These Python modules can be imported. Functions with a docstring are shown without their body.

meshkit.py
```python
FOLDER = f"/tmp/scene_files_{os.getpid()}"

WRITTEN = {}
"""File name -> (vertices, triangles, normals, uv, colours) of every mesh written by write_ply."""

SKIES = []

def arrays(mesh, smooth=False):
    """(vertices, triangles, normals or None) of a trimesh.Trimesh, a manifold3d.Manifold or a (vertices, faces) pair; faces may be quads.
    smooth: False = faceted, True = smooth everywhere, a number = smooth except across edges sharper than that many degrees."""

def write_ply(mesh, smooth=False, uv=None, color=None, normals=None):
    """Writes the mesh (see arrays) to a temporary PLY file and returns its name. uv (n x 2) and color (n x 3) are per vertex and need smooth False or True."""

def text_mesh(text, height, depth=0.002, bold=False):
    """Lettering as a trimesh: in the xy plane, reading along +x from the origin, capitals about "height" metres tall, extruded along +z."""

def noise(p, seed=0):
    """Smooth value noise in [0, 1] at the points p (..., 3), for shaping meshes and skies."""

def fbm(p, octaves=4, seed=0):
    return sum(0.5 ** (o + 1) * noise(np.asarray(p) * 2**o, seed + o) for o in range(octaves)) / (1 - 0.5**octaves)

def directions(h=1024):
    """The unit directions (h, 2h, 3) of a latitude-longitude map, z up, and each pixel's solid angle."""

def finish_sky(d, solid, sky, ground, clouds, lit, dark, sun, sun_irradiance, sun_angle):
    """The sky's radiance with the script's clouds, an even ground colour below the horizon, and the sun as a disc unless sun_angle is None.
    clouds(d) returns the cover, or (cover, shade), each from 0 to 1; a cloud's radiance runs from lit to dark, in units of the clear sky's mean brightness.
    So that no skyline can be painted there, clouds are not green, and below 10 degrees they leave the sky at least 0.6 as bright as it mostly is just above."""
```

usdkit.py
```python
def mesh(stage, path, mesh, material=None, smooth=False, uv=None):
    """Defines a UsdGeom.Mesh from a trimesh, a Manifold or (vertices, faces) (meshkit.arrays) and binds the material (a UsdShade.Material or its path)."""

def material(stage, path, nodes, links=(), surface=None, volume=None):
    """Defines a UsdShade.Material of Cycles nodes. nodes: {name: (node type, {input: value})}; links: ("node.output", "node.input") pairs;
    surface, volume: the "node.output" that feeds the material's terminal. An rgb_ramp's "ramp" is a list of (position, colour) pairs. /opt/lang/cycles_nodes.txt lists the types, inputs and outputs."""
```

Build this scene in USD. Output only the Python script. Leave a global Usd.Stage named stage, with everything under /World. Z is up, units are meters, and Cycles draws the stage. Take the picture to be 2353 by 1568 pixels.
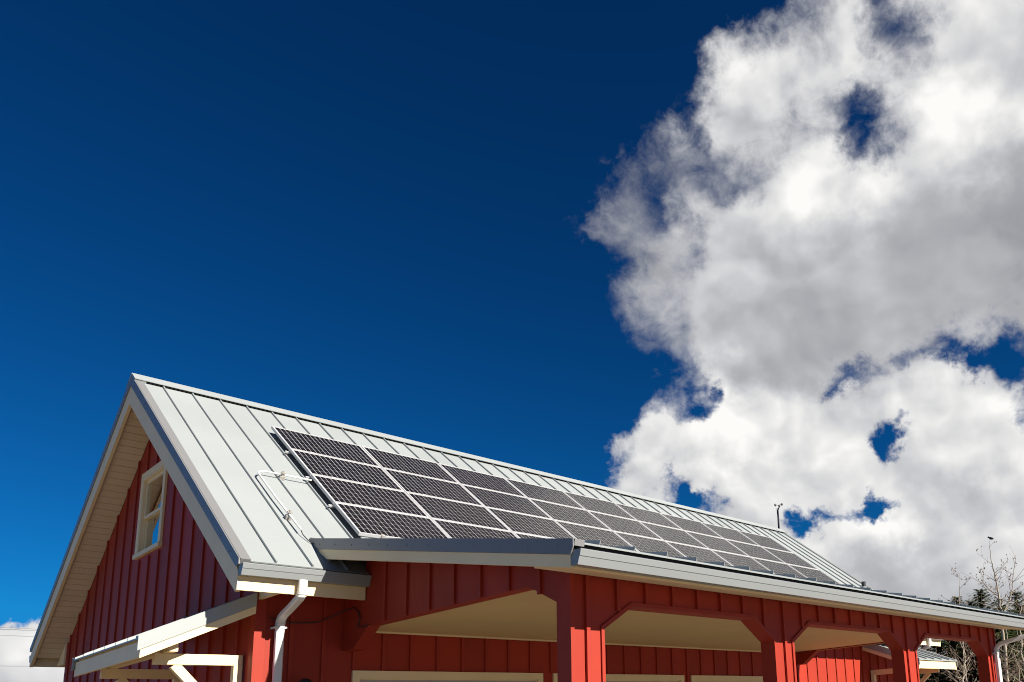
import math, random
import numpy as np, trimesh, usdkit
from shapely.geometry import Polygon, box as sbox
from pxr import Usd, UsdGeom, UsdLux, UsdShade, Sdf, Gf

stage = Usd.Stage.CreateInMemory()
UsdGeom.SetStageUpAxis(stage, UsdGeom.Tokens.z)
UsdGeom.SetStageMetersPerUnit(stage, 1.0)
UsdGeom.Xform.Define(stage, '/World'); UsdGeom.Scope.Define(stage, '/World/Looks')
RNG = random.Random(7)
K = usdkit.material

# ------------------------------------------------------------------ camera
CAM = np.array([-3.9153, -10.6635, 1.6])
yaw, pit, rol = map(math.radians, (49.9967, 11.7409, -3.1059))
fw = np.array([math.sin(yaw)*math.cos(pit), math.cos(yaw)*math.cos(pit), math.sin(pit)])
rt = np.array([math.cos(yaw), -math.sin(yaw), 0]); up = np.cross(rt, fw)
r2 = rt*math.cos(rol)+up*math.sin(rol); u2 = -rt*math.sin(rol)+up*math.cos(rol)
cam = UsdGeom.Camera.Define(stage, '/World/camera')
M = Gf.Matrix4d(1.0)
for i, a in enumerate((r2, u2, -fw)):
    M.SetRow(i, Gf.Vec4d(*map(float, a), 0))
M.SetRow(3, Gf.Vec4d(*map(float, CAM), 1))
cam.AddTransformOp().Set(M)
cam.CreateHorizontalApertureAttr(36.0); cam.CreateVerticalApertureAttr(36.0*682/1024)
cam.CreateFocalLengthAttr(28.8647)
cam.CreateHorizontalApertureOffsetAttr(-7.281); cam.CreateVerticalApertureOffsetAttr(7.467)
cam.CreateClippingRangeAttr(Gf.Vec2f(0.05, 20000))
cam.CreateExposureAttr(EXPOSURE := 1.2)

# ------------------------------------------------------------------ sun and sky
SUN = np.array([0.20, -1.0, 0.66]); SUN /= np.linalg.norm(SUN)
sun_el, sun_az = math.asin(SUN[2]), math.atan2(SUN[0], SUN[1])
sun = UsdLux.DistantLight.Define(stage, '/World/sun')
sun.CreateNormalizeAttr(True); sun.CreateIntensityAttr(1.25); sun.CreateAngleAttr(0.53)
sun.CreateColorAttr(Gf.Vec3f(1.0, 0.93, 0.83))
zz = SUN; xx = np.cross([0, 0, 1], zz); xx /= np.linalg.norm(xx); yy = np.cross(zz, xx)
M = Gf.Matrix4d(1.0)
for i, a in enumerate((xx, yy, zz)):
    M.SetRow(i, Gf.Vec4d(*map(float, a), 0))
sun.AddTransformOp().Set(M)
#SKY_BEGIN
SKY_STRENGTH, CLOUD, NS1 = 0.0577, 7.4, 8.0
SKY_A0, SKY_A1, SKY_E0, SKY_E1 = -6.0, 112.0, 0.0, 62.0  # out of view the tables add scattered cloud to neutralise blue fill light
SKY_TA = ('-539,-303,-137,393,-37,32,27,5,-23,18,24,39,0,0,-1,1,-1,1;-540,-304,-134,395,-38,31,25,3,-23,21,27,39,0,0,-1,1,-1,1;-542,-306,-131,397,-40,29,21,2,-23,26,30,38,0,0,-1,1,-1,2;-542,-305,-132,3'
  '96,-41,27,19,0,-24,30,34,31,0,0,-1,1,0,2;-538,-301,-142,391,-41,24,16,-3,-26,33,44,15,0,0,-1,0,1,2;-528,-290,-164,378,-40,19,12,-6,-32,36,61,-15,0,0,0,-2,3,1;-508,-266,-210,348,-38,12,11,-11'
  ',-41,33,84,-60,1,0,2,-6,7,-2;-470,-220,-310,278,-30,6,28,-9,-47,-2,93,-100,1,1,6,-15,11,-8;-421,-162,-436,187,-23,0,47,-9,-55,-45,102,-145,2,1,11,-25,18,-15;-368,-99,-576,87,-20,-6,61,-9,-64'
  ',-88,110,-181,3,2,17,-37,25,-23;-313,-37,-723,-21,-23,-7,70,-9,-69,-132,111,-186,4,3,23,-50,35,-31;-260,20,-870,-135,-35,1,72,-6,-67,-172,96,-134,5,4,29,-63,46,-37;-213,64,-1003,-248,-59,24,'
  '65,3,-53,-198,63,7,6,5,34,-77,60,-43;-175,76,-1067,-320,-99,61,28,12,-30,-150,26,163,7,5,39,-89,74,-49;-137,54,-1027,-340,-138,112,-22,27,11,13,-19,194,8,7,45,-103,90,-58;-127,55,-1080,-380,'
  '-177,128,-64,25,21,9,-65,357,11,9,50,-118,106,-64;-148,78,-1211,-418,-191,97,-78,-2,-2,-98,-72,353,14,13,55,-130,113,-60;-152,70,-1213,-402,-194,98,-89,-10,2,-32,-75,149,16,14,55,-129,101,-5'
  '3;-114,10,-977,-310,-190,149,-111,13,54,255,-90,-153,18,16,54,-123,85,-44;-73,-30,-703,-202,-164,146,-117,11,72,386,-97,-373,19,17,52,-120,75,-33;-41,-52,-476,-122,-137,127,-114,7,76,423,-99'
  ',-455,19,17,48,-110,68,-25;-21,-52,-325,-78,-114,98,-106,3,67,363,-96,-389,17,15,41,-95,59,-17;-9,-44,-219,-53,-92,75,-91,3,53,281,-91,-277,15,13,33,-78,49,-10;-3,-32,-138,-37,-65,61,-63,3,4'
  '1,203,-69,-177,12,11,25,-61,40,-2;-1,-18,-77,-25,-36,39,-33,2,30,127,-32,-107,10,10,17,-45,32,5;0,-10,-39,-15,-19,26,-16,3,20,77,-17,-59,8,8,12,-33,24,7;2,-6,-17,-8,-11,18,-9,3,12,47,-12,-29'
  ',6,6,8,-25,17,7;3,-4,-5,-4,-7,12,-5,3,7,29,-9,-11,4,4,6,-17,12,6;3,-2,1,-2,-4,8,-4,3,5,18,-6,-4,3,3,3,-12,8,4;3,-2,3,-1,-2,6,-2,2,3,12,-4,1,2,2,2,-7,5,3;2,-1,2,-1,-2,4,-2,1,2,8,-1,3,1,1,0,-3'
  ',2,2;3,-1,2,-1,-1,3,-1,1,1,6,-1,3,0,0,0,-1,0,2;4,-1,3,-1,0,2,-1,0,1,3,-1,4,0,0,-1,0,-1,1;5,-1,3,-1,0,2,-1,0,2,2,-1,4,0,-1,-1,1,-1,1;5,-2,3,-1,0,1,-2,-1,3,2,1,4,1,-2,0,2,-1,1;5,-3,1,0,-2,1,-3'
  ',-1,6,3,3,4,2,-5,2,3,0,1;4,-6,-1,1,-4,0,-4,-1,10,4,6,5,5,-10,5,5,1,0;3,-12,-2,1,-8,-2,-4,1,17,5,6,1,10,-21,11,9,6,-1;2,-18,-3,1,-14,-5,-3,5,27,6,6,-1,17,-35,19,15,11,-2;-2,-24,-5,1,-20,-8,-2'
  ',7,36,4,8,1,23,-49,27,20,16,-3;-9,-29,-9,0,-24,-11,0,11,45,1,10,2,28,-59,32,24,20,-3;-20,-31,-16,-2,-28,-12,4,13,51,-3,13,3,30,-65,35,25,22,-3;-37,-29,-28,-7,-29,-12,9,16,53,-2,16,0,28,-61,3'
  '2,23,20,-1;-62,-21,-43,-15,-21,-11,16,15,45,-5,17,-4,19,-44,22,15,14,2;-95,-3,-65,-31,5,-13,21,2,9,-27,20,-3,-3,-1,-1,0,2,10;-141,31,-101,-62,84,-40,8,-45,-115,-109,25,-21,-51,97,-48,-27,-22'
  ',25;-202,85,-136,-94,195,-73,-24,-112,-307,-195,24,-49,-112,230,-106,-58,-53,36;-285,165,-155,-110,317,-100,-69,-171,-533,-242,10,-92,-171,359,-158,-82,-79,42;-413,295,-125,-79,439,-73,-133,'
  '-161,-674,-133,-22,-96,-204,440,-180,-90,-92,39;-567,457,-64,-17,539,-5,-218,-104,-637,94,-59,-11,-211,457,-163,-82,-90,45;-706,616,-19,71,590,52,-257,1,-435,328,-18,116,-207,450,-122,-58,-7'
  '4,43;-810,730,7,142,551,109,-209,-23,-185,502,-21,273,-198,431,-59,-11,-40,21;-882,799,10,194,384,168,-69,-121,53,434,-139,305,-182,410,2,36,2,-20;-931,842,-1,225,186,238,15,-248,366,227,-20'
  '1,299,-165,385,55,72,41,-69;-948,846,-39,221,11,306,-115,-494,552,-111,37,158,-149,352,114,102,66,-109;-967,826,-76,125,71,286,-358,-575,254,-418,277,-176,-134,304,165,116,70,-106;-1066,893,'
  '-38,106,5,131,-364,-522,35,-179,278,-215,-125,245,217,124,67,-46;-1210,985,60,179,-350,52,-30,-387,-98,75,103,-137,-126,187,283,119,51,19;-1330,997,150,142,-534,109,345,-25,-109,29,-116,-106'
  ',-143,127,330,95,48,11;-1402,982,185,116,-572,145,564,224,-140,-43,-143,-78,-168,84,324,54,51,0;-1443,921,198,80,-567,137,541,316,-155,-60,-104,-16,-183,56,307,13,44,10;-1476,808,203,15,-605'
  ',72,245,326,-159,-70,-85,62,-197,35,292,-34,25,46;-1486,675,165,-29,-661,-136,-154,258,-124,-64,-3,72,-215,5,276,-74,8,64;-1484,570,92,-10,-519,-370,-385,174,-67,37,120,48,-236,-33,262,-95,-'
  '17,83;-1495,444,34,-4,-246,-434,-473,190,7,49,135,11,-249,-71,223,-86,-40,132;-1521,302,4,-30,36,-337,-550,394,119,-113,-30,-49,-262,-105,189,-59,-82,106;-1547,173,-26,-30,289,-332,-395,443,'
  '188,-111,53,-81,-278,-124,148,-2,-149,21;-1552,48,-66,-19,274,-551,-290,268,194,62,145,10,-301,-144,99,42,-200,-58;-1538,-98,-99,-97,106,-826,-182,-17,195,96,114,50,-320,-157,62,81,-237,-106'
  ';-1511,-232,-131,-221,21,-1043,247,-152,60,119,7,21,-328,-147,42,118,-257,-138;-1474,-233,-182,-217,117,-936,587,-416,59,66,-144,-40,-328,-116,7,130,-240,-132;-1484,-81,-185,-98,387,-412,559'
  ',-392,108,-108,-342,-78,-319,-73,-45,156,-189,-14;-1535,152,-141,156,466,39,310,-104,120,-157,-398,-116,-307,-38,-96,197,-107,124;-1559,259,-111,258,524,233,106,87,144,-97,-244,-100,-308,-35'
  ',-115,212,35,163;-1565,218,-77,174,562,319,-38,254,128,-151,-167,-142,-321,-50,-123,226,183,178;-1585,56,-3,-4,497,330,-101,383,167,-187,-68,-137,-341,-79,-115,219,246,154;-1592,-153,68,-233'
  ',384,295,-8,377,170,-133,77,-85,-363,-95,-93,191,219,95;-1559,-345,100,-473,370,277,173,248,58,-37,111,12,-386,-115,-81,126,164,-11;-1532,-439,123,-601,359,250,300,128,-56,12,118,50,-407,-12'
  '8,-79,51,135,-126;-1539,-418,151,-551,259,247,249,86,-15,50,142,52,-421,-106,-90,2,114,-174;-1539,-399,182,-491,132,251,229,7,-18,95,201,34,-429,-79,-104,-33,91,-180;-1525,-385,210,-436,34,2'
  '43,185,-63,-4,100,230,6,-430,-66,-109,-71,82,-169;-1499,-382,239,-396,-59,224,138,-109,-1,128,271,7,-423,-63,-97,-119,60,-137;-1457,-388,282,-351,-143,207,95,-166,-26,131,244,6,-414,-71,-79,'
  '-169,40,-79;-1399,-404,317,-316,-215,176,14,-208,-32,119,194,11,-402,-85,-57,-215,24,-6;-1331,-435,340,-294,-277,135,-60,-218,-50,111,113,33,-376,-84,-36,-241,-6,64;-1252,-477,345,-278,-307,'
  '110,-139,-201,-63,70,-17,47,-335,-89,-17,-236,-22,117;-1166,-525,338,-268,-315,94,-214,-173,-65,16,-121,47,-278,-85,5,-213,-39,150;-1076,-571,322,-259,-311,83,-275,-134,-69,-39,-192,39,-217,'
  '-63,9,-165,-38,138;-982,-597,292,-230,-279,84,-318,-113,-61,-85,-269,20,-163,-47,1,-116,-17,107;-890,-606,250,-183,-223,88,-343,-104,-49,-109,-335,6,-116,-35,-5,-73,0,82;-807,-594,199,-121,-'
  '173,88,-339,-96,-43,-116,-358,0,-79,-26,-7,-41,10,64;-741,-558,140,-42,-144,81,-297,-91,-44,-106,-304,5,-55,-19,-5,-23,14,45;-685,-512,79,44,-119,72,-239,-79,-43,-86,-235,12,-38,-14,-2,-12,1'
  '4,31;-637,-459,19,130,-96,63,-174,-62,-40,-63,-164,16,-25,-10,0,-5,12,20;-596,-407,-37,214,-75,54,-107,-42,-35,-40,-95,17,-15,-6,2,-1,9,12;-563,-357,-88,290,-57,48,-44,-21,-28,-21,-32,15,-8,'
  '-4,3,1,6,6;-539,-320,-126,347,-43,43,3,-4,-23,-6,15,14,-2,-2,3,2,3,2;-526,-301,-144,374,-35,37,24,6,-25,7,36,20,0,-1,3,3,2,1;-520,-291,-154,388,-31,33,34,11,-27,15,46,25,1,-1,3,3,2,0;-518,-2'
  '87,-157,394,-30,31,37,12,-28,19,49,28,1,-1,2,2,1,0;-520,-287,-156,394,-30,30,36,12,-29,22,49,30,1,0,2,2,1,0;-523,-289,-154,393,-32,29,33,10,-30,24,47,32,1,0,1,1,0,0;-526,-292,-151,391,-34,29'
  ',29,8,-31,26,45,34,1,0,1,1,0,0;-527,-293,-149,390,-34,30,29,7,-30,24,42,33,0,0,0,0,0,0;-528,-293,-149,389,-34,30,29,7,-29,22,40,32,0,0,0,0,0,0;-529,-294,-148,389,-34,30,29,6,-29,22,39,32,0,0'
  ',0,0,0,0;-529,-294,-147,388,-35,30,28,6,-28,21,38,32,0,0,0,0,0,0;-530,-295,-147,388,-35,30,27,6,-28,21,37,32,0,0,0,0,0,0;-531,-296,-146,388,-35,30,27,5,-28,21,37,32,0,0,0,0,0,0;-531,-296,-14'
  '6,387,-35,30,27,5,-28,21,36,32,0,0,0,0,0,0;-531,-296,-146,387,-35,30,27,5,-28,20,36,32,0,0,0,0,0,0;-531,-296,-146,387,-35,30,27,5,-28,20,36,33,0,0,0,0,0,0;-531,-296,-145,387,-35,30,27,5,-28,'
  '20,36,33,0,0,0,0,0,0;-531,-296,-145,387,-35,30,26,5,-28,20,37,33,0,0,0,0,0,0;-530,-295,-145,386,-35,30,26,5,-28,20,37,34,0,0,0,0,0,0;-528,-294,-144,384,-35,30,26,5,-28,18,37,34,0,0,1,-1,1,0;'
  '-525,-293,-143,382,-34,29,27,5,-28,17,36,35,0,-1,1,-1,1,0;-523,-291,-142,379,-34,29,27,5,-27,16,36,35,1,-1,2,-2,2,0;-520,-290,-141,377,-34,28,27,5,-27,16,35,35,1,-1,2,-2,2,-1')
SKY_TB = ('-385,-480,-574,222,-99,122,-79,7,-18,123,-16,-74,11,7,17,-37,26,-17;-447,-429,-602,178,-87,114,-71,10,-8,141,-22,-127,28,15,22,-47,25,-18;-516,-367,-633,128,-78,111,-58,14,1,163,-26,-190,49,'
  '24,29,-58,24,-18;-590,-298,-670,73,-70,108,-44,17,10,188,-27,-257,70,34,37,-70,21,-16;-665,-225,-715,11,-63,105,-32,19,20,209,-23,-325,91,44,45,-81,17,-13;-741,-149,-773,-57,-59,101,-21,20,2'
  '7,222,-15,-379,112,54,52,-91,11,-8;-817,-70,-854,-136,-59,100,-12,22,31,218,-5,-386,132,63,58,-95,1,3;-892,15,-996,-245,-78,111,-9,27,36,180,-8,-230,150,70,57,-81,-29,30;-962,101,-1149,-358,'
  '-99,121,-5,34,34,105,-13,32,164,77,59,-74,-48,51;-1025,184,-1206,-416,-92,99,15,31,22,-6,13,214,176,84,77,-119,-6,29;-1076,266,-1190,-420,-71,48,31,22,3,-130,29,336,182,89,94,-169,48,0;-1112'
  ',344,-1091,-356,-43,-38,29,-4,-27,-256,10,380,179,90,99,-193,89,-10;-1131,411,-871,-222,-6,-145,15,-41,-61,-324,-15,320,164,86,89,-185,128,10;-1134,456,-506,-14,75,-266,23,-83,-101,-354,12,9'
  '1,145,81,69,-160,158,42;-1130,472,-202,152,145,-355,35,-106,-123,-356,40,-96,127,76,53,-148,183,60;-1129,466,-73,203,163,-374,39,-105,-108,-300,45,-138,114,73,50,-171,211,44;-1136,437,-8,183'
  ',184,-347,67,-78,-81,-230,83,-132,88,61,50,-188,224,16;-1145,394,35,136,217,-321,117,-48,-46,-165,134,-114,48,40,55,-187,193,-20;-1156,340,68,79,265,-319,159,-10,5,-100,200,-99,2,12,69,-172,'
  '125,-63;-1158,281,91,29,313,-298,202,14,60,-49,265,-95,-47,-25,99,-148,28,-106;-1142,218,106,-4,354,-221,264,10,94,-24,297,-98,-82,-63,139,-125,-79,-144;-1089,145,122,-7,383,58,403,-71,50,-1'
  '5,243,-88,-100,-93,178,-114,-166,-174;-1002,68,141,17,410,547,619,-181,-64,-19,122,-63,-101,-111,197,-108,-207,-201;-945,45,163,50,376,903,693,-113,-171,-23,37,-10,-81,-110,178,-98,-156,-211'
  ';-966,89,166,68,335,764,536,173,-150,-4,-23,59,-63,-91,142,-73,-56,-217;-1024,154,147,78,323,303,372,480,-75,63,-140,131,-54,-67,79,-22,38,-206;-1048,181,120,90,293,-114,254,687,-117,160,-21'
  '1,153,-53,-62,-1,24,102,-166;-1042,247,103,145,204,-244,86,714,-258,182,-116,54,-60,-78,-45,46,133,-106;-1035,410,98,267,105,-85,-184,533,-242,140,72,-26,-78,-87,-26,56,135,-59;-1016,534,95,'
  '385,28,124,-414,399,-138,84,196,-28,-111,-69,42,79,124,-33;-999,613,82,491,-24,253,-513,225,29,-24,137,-56,-148,-32,120,103,109,-23;-1008,638,76,498,-11,345,-455,90,182,-114,66,-56,-178,10,1'
  '86,126,93,-22;-1021,615,70,456,-13,256,-346,26,298,-111,56,-44,-191,51,229,146,85,-18;-1032,567,58,410,-13,50,-229,31,417,-86,19,-39,-177,92,253,171,86,-21;-1012,497,43,395,-48,-127,-112,92,'
  '437,-89,-101,-57,-137,125,263,195,86,-24;-947,418,32,425,-172,-215,25,82,305,-75,-284,-65,-75,136,264,209,84,-22;-867,326,39,426,-370,-237,184,2,88,26,-344,24,5,124,248,207,77,-6;-795,258,66'
  ',410,-612,-148,284,-150,-112,131,-232,140,96,95,204,183,85,27;-768,237,103,382,-815,-19,296,-357,-224,182,-3,175,191,58,123,147,99,57;-806,219,132,329,-797,51,195,-297,-197,125,190,75,271,25'
  ',25,118,91,59;-904,199,150,230,-620,-32,162,-206,-87,93,238,-41,327,-10,-69,114,28,17;-1013,189,169,102,-429,-126,144,-137,47,135,279,-44,374,-41,-137,103,-33,-28;-1103,193,188,-2,-259,-129,'
  '119,-56,141,195,290,3,416,-58,-167,77,-51,-50;-1164,197,200,-70,-115,-91,122,-6,182,239,221,52,450,-65,-164,51,-47,-65;-1198,187,203,-110,-13,-82,114,40,118,211,131,19,471,-61,-130,34,-28,-7'
  '9;-1219,201,201,-116,50,-62,78,-30,110,145,64,3,483,-55,-83,28,-1,-88;-1231,220,200,-109,85,-44,35,-121,98,112,9,7,485,-50,-30,34,23,-92;-1238,235,201,-99,103,-29,-8,-198,89,113,-33,30,483,-'
  '50,24,48,36,-91;-1242,240,206,-92,106,-18,-40,-239,91,141,-72,69,478,-55,61,60,37,-82;-1241,222,214,-94,94,-19,-48,-212,95,187,-113,103,470,-65,81,62,25,-61;-1235,185,222,-103,58,-29,-26,-14'
  '4,120,201,-164,108,457,-81,97,57,8,-36;-1229,147,228,-115,15,-44,11,-65,156,218,-228,123,436,-103,115,50,-10,-8;-1227,123,232,-122,-20,-53,39,-19,191,237,-284,145,404,-130,138,41,-27,19;-123'
  '2,128,229,-129,-10,-48,1,-78,129,157,-254,85,357,-159,166,25,-39,53;-1235,128,224,-142,23,-59,-42,-124,-50,90,-228,1,293,-193,192,0,-46,96;-1235,115,218,-161,64,-86,-84,-150,-275,34,-203,-10'
  '5,212,-237,208,-27,-53,130;-1231,89,211,-179,133,-109,-149,-180,-450,-19,-177,-171,117,-289,208,-52,-56,138;-1224,62,202,-190,219,-103,-245,-248,-503,-56,-126,-182,21,-342,178,-71,-52,123;-1'
  '204,3,201,-203,281,-88,-319,-212,-489,9,-106,-122,-65,-388,121,-81,-38,100;-1176,-50,207,-198,300,1,-411,-195,-290,81,-53,25,-132,-425,57,-84,-3,78;-1138,-99,219,-185,279,173,-501,-166,-93,1'
  '23,19,159,-167,-442,-13,-81,62,55;-1101,-143,235,-176,196,367,-522,-116,34,88,82,201,-164,-431,-81,-52,135,9;-1080,-163,252,-173,49,485,-426,-76,74,-14,93,139,-132,-394,-123,-10,180,-51;-107'
  '1,-178,267,-179,-112,532,-263,-63,95,-146,44,30,-87,-346,-144,51,188,-93;-1061,-192,282,-183,-266,610,-77,-47,95,-311,-63,-99,-43,-298,-135,105,150,-86;-1064,-226,288,-207,-376,518,64,-4,112'
  ',-404,-145,-187,-12,-255,-90,126,75,-27;-1079,-289,285,-255,-416,225,120,130,112,-339,-201,-174,2,-214,-29,111,-5,43;-1088,-341,287,-306,-472,-50,105,238,69,-248,-150,-149,-1,-178,28,70,-64,'
  '82;-1075,-388,300,-342,-541,-141,58,299,-24,-182,-70,-124,-16,-146,67,25,-75,79;-1040,-466,307,-376,-563,-152,25,270,-111,-103,12,-67,-41,-121,78,-3,-51,39;-999,-556,297,-391,-485,-119,-21,1'
  '96,-120,-50,61,-8,-70,-99,65,-6,-13,-1;-951,-640,276,-404,-389,-101,-78,163,-111,12,183,71,-97,-81,46,12,20,-26;-909,-702,248,-405,-264,-112,-145,201,-62,49,305,124,-115,-65,30,40,34,-34;-87'
  '6,-743,202,-370,-72,-110,-97,168,28,38,240,93,-123,-57,19,68,27,-39;-840,-767,155,-324,97,-130,-13,90,113,14,137,46,-122,-54,11,88,11,-41;-800,-778,113,-269,223,-137,42,19,175,-6,61,12,-111,'
  '-52,9,99,-12,-29;-761,-771,79,-207,289,-162,61,-35,209,-17,6,-6,-92,-47,13,100,-39,-11;-728,-745,53,-142,301,-205,71,-71,213,-16,-38,-15,-70,-38,24,89,-66,2;-696,-714,34,-78,291,-223,69,-86,'
  '202,-14,-60,-20,-47,-27,33,67,-79,8;-662,-681,19,-17,264,-212,58,-93,175,-8,-58,-16,-24,-16,36,42,-72,8;-628,-649,4,42,234,-195,50,-100,143,-6,-59,-10,-5,-5,31,23,-52,7;-597,-619,-12,96,212,'
  '-166,41,-94,114,-17,-64,-5,10,3,23,10,-30,6;-565,-590,-27,147,189,-130,29,-82,85,-29,-64,3,18,8,14,4,-17,2;-536,-563,-40,195,160,-97,20,-69,55,-37,-59,11,22,10,9,0,-10,0;-507,-539,-51,239,13'
  '0,-70,14,-53,26,-43,-54,19,24,10,4,-2,-5,-1;-480,-519,-61,280,99,-48,9,-39,0,-44,-45,26,23,10,0,-3,-1,-2;-454,-501,-70,319,69,-32,3,-27,-23,-44,-33,32,21,9,-3,-4,2,-2;-430,-487,-77,355,41,-1'
  '9,-2,-18,-41,-40,-21,37,18,7,-6,-4,4,-2;-409,-475,-83,387,17,-10,-9,-11,-56,-34,-6,41,14,5,-9,-4,6,-2;-390,-466,-88,415,-4,-4,-14,-5,-68,-27,6,45,11,4,-10,-3,8,-1;-375,-461,-92,435,-18,2,-16'
  ',-1,-76,-24,14,49,8,2,-11,-3,8,-1;-365,-459,-97,445,-24,10,-15,0,-80,-28,17,55,6,1,-11,-2,8,-1;-358,-460,-101,449,-25,16,-13,1,-80,-33,17,61,5,1,-11,-2,8,-1;-353,-464,-104,451,-24,21,-11,1,-'
  '78,-36,16,65,4,0,-10,-2,7,-1;-350,-469,-105,450,-19,23,-11,1,-74,-38,16,68,3,0,-9,-2,6,-1;-348,-476,-106,449,-13,24,-11,0,-68,-37,16,68,2,0,-7,-2,5,-1;-347,-484,-106,446,-6,23,-14,0,-60,-35,'
  '17,67,2,0,-6,-2,4,-1;-347,-492,-106,444,3,20,-19,-2,-51,-30,18,65,1,0,-4,-1,3,0;-347,-499,-105,442,13,18,-26,-4,-41,-24,20,61,1,0,-3,-1,2,0;-346,-506,-105,439,21,17,-34,-6,-31,-17,23,57,0,0,'
  '-2,0,1,0;-345,-508,-108,435,21,21,-37,-8,-29,-14,22,57,0,0,0,0,0,0;-342,-504,-113,429,10,34,-29,-9,-36,-18,16,62,0,1,0,0,0,0;-338,-497,-119,422,-3,49,-21,-10,-47,-21,11,68,0,1,1,1,0,0;-333,-'
  '489,-126,416,-17,65,-14,-12,-57,-24,7,74,0,1,1,1,0,-1')
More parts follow.
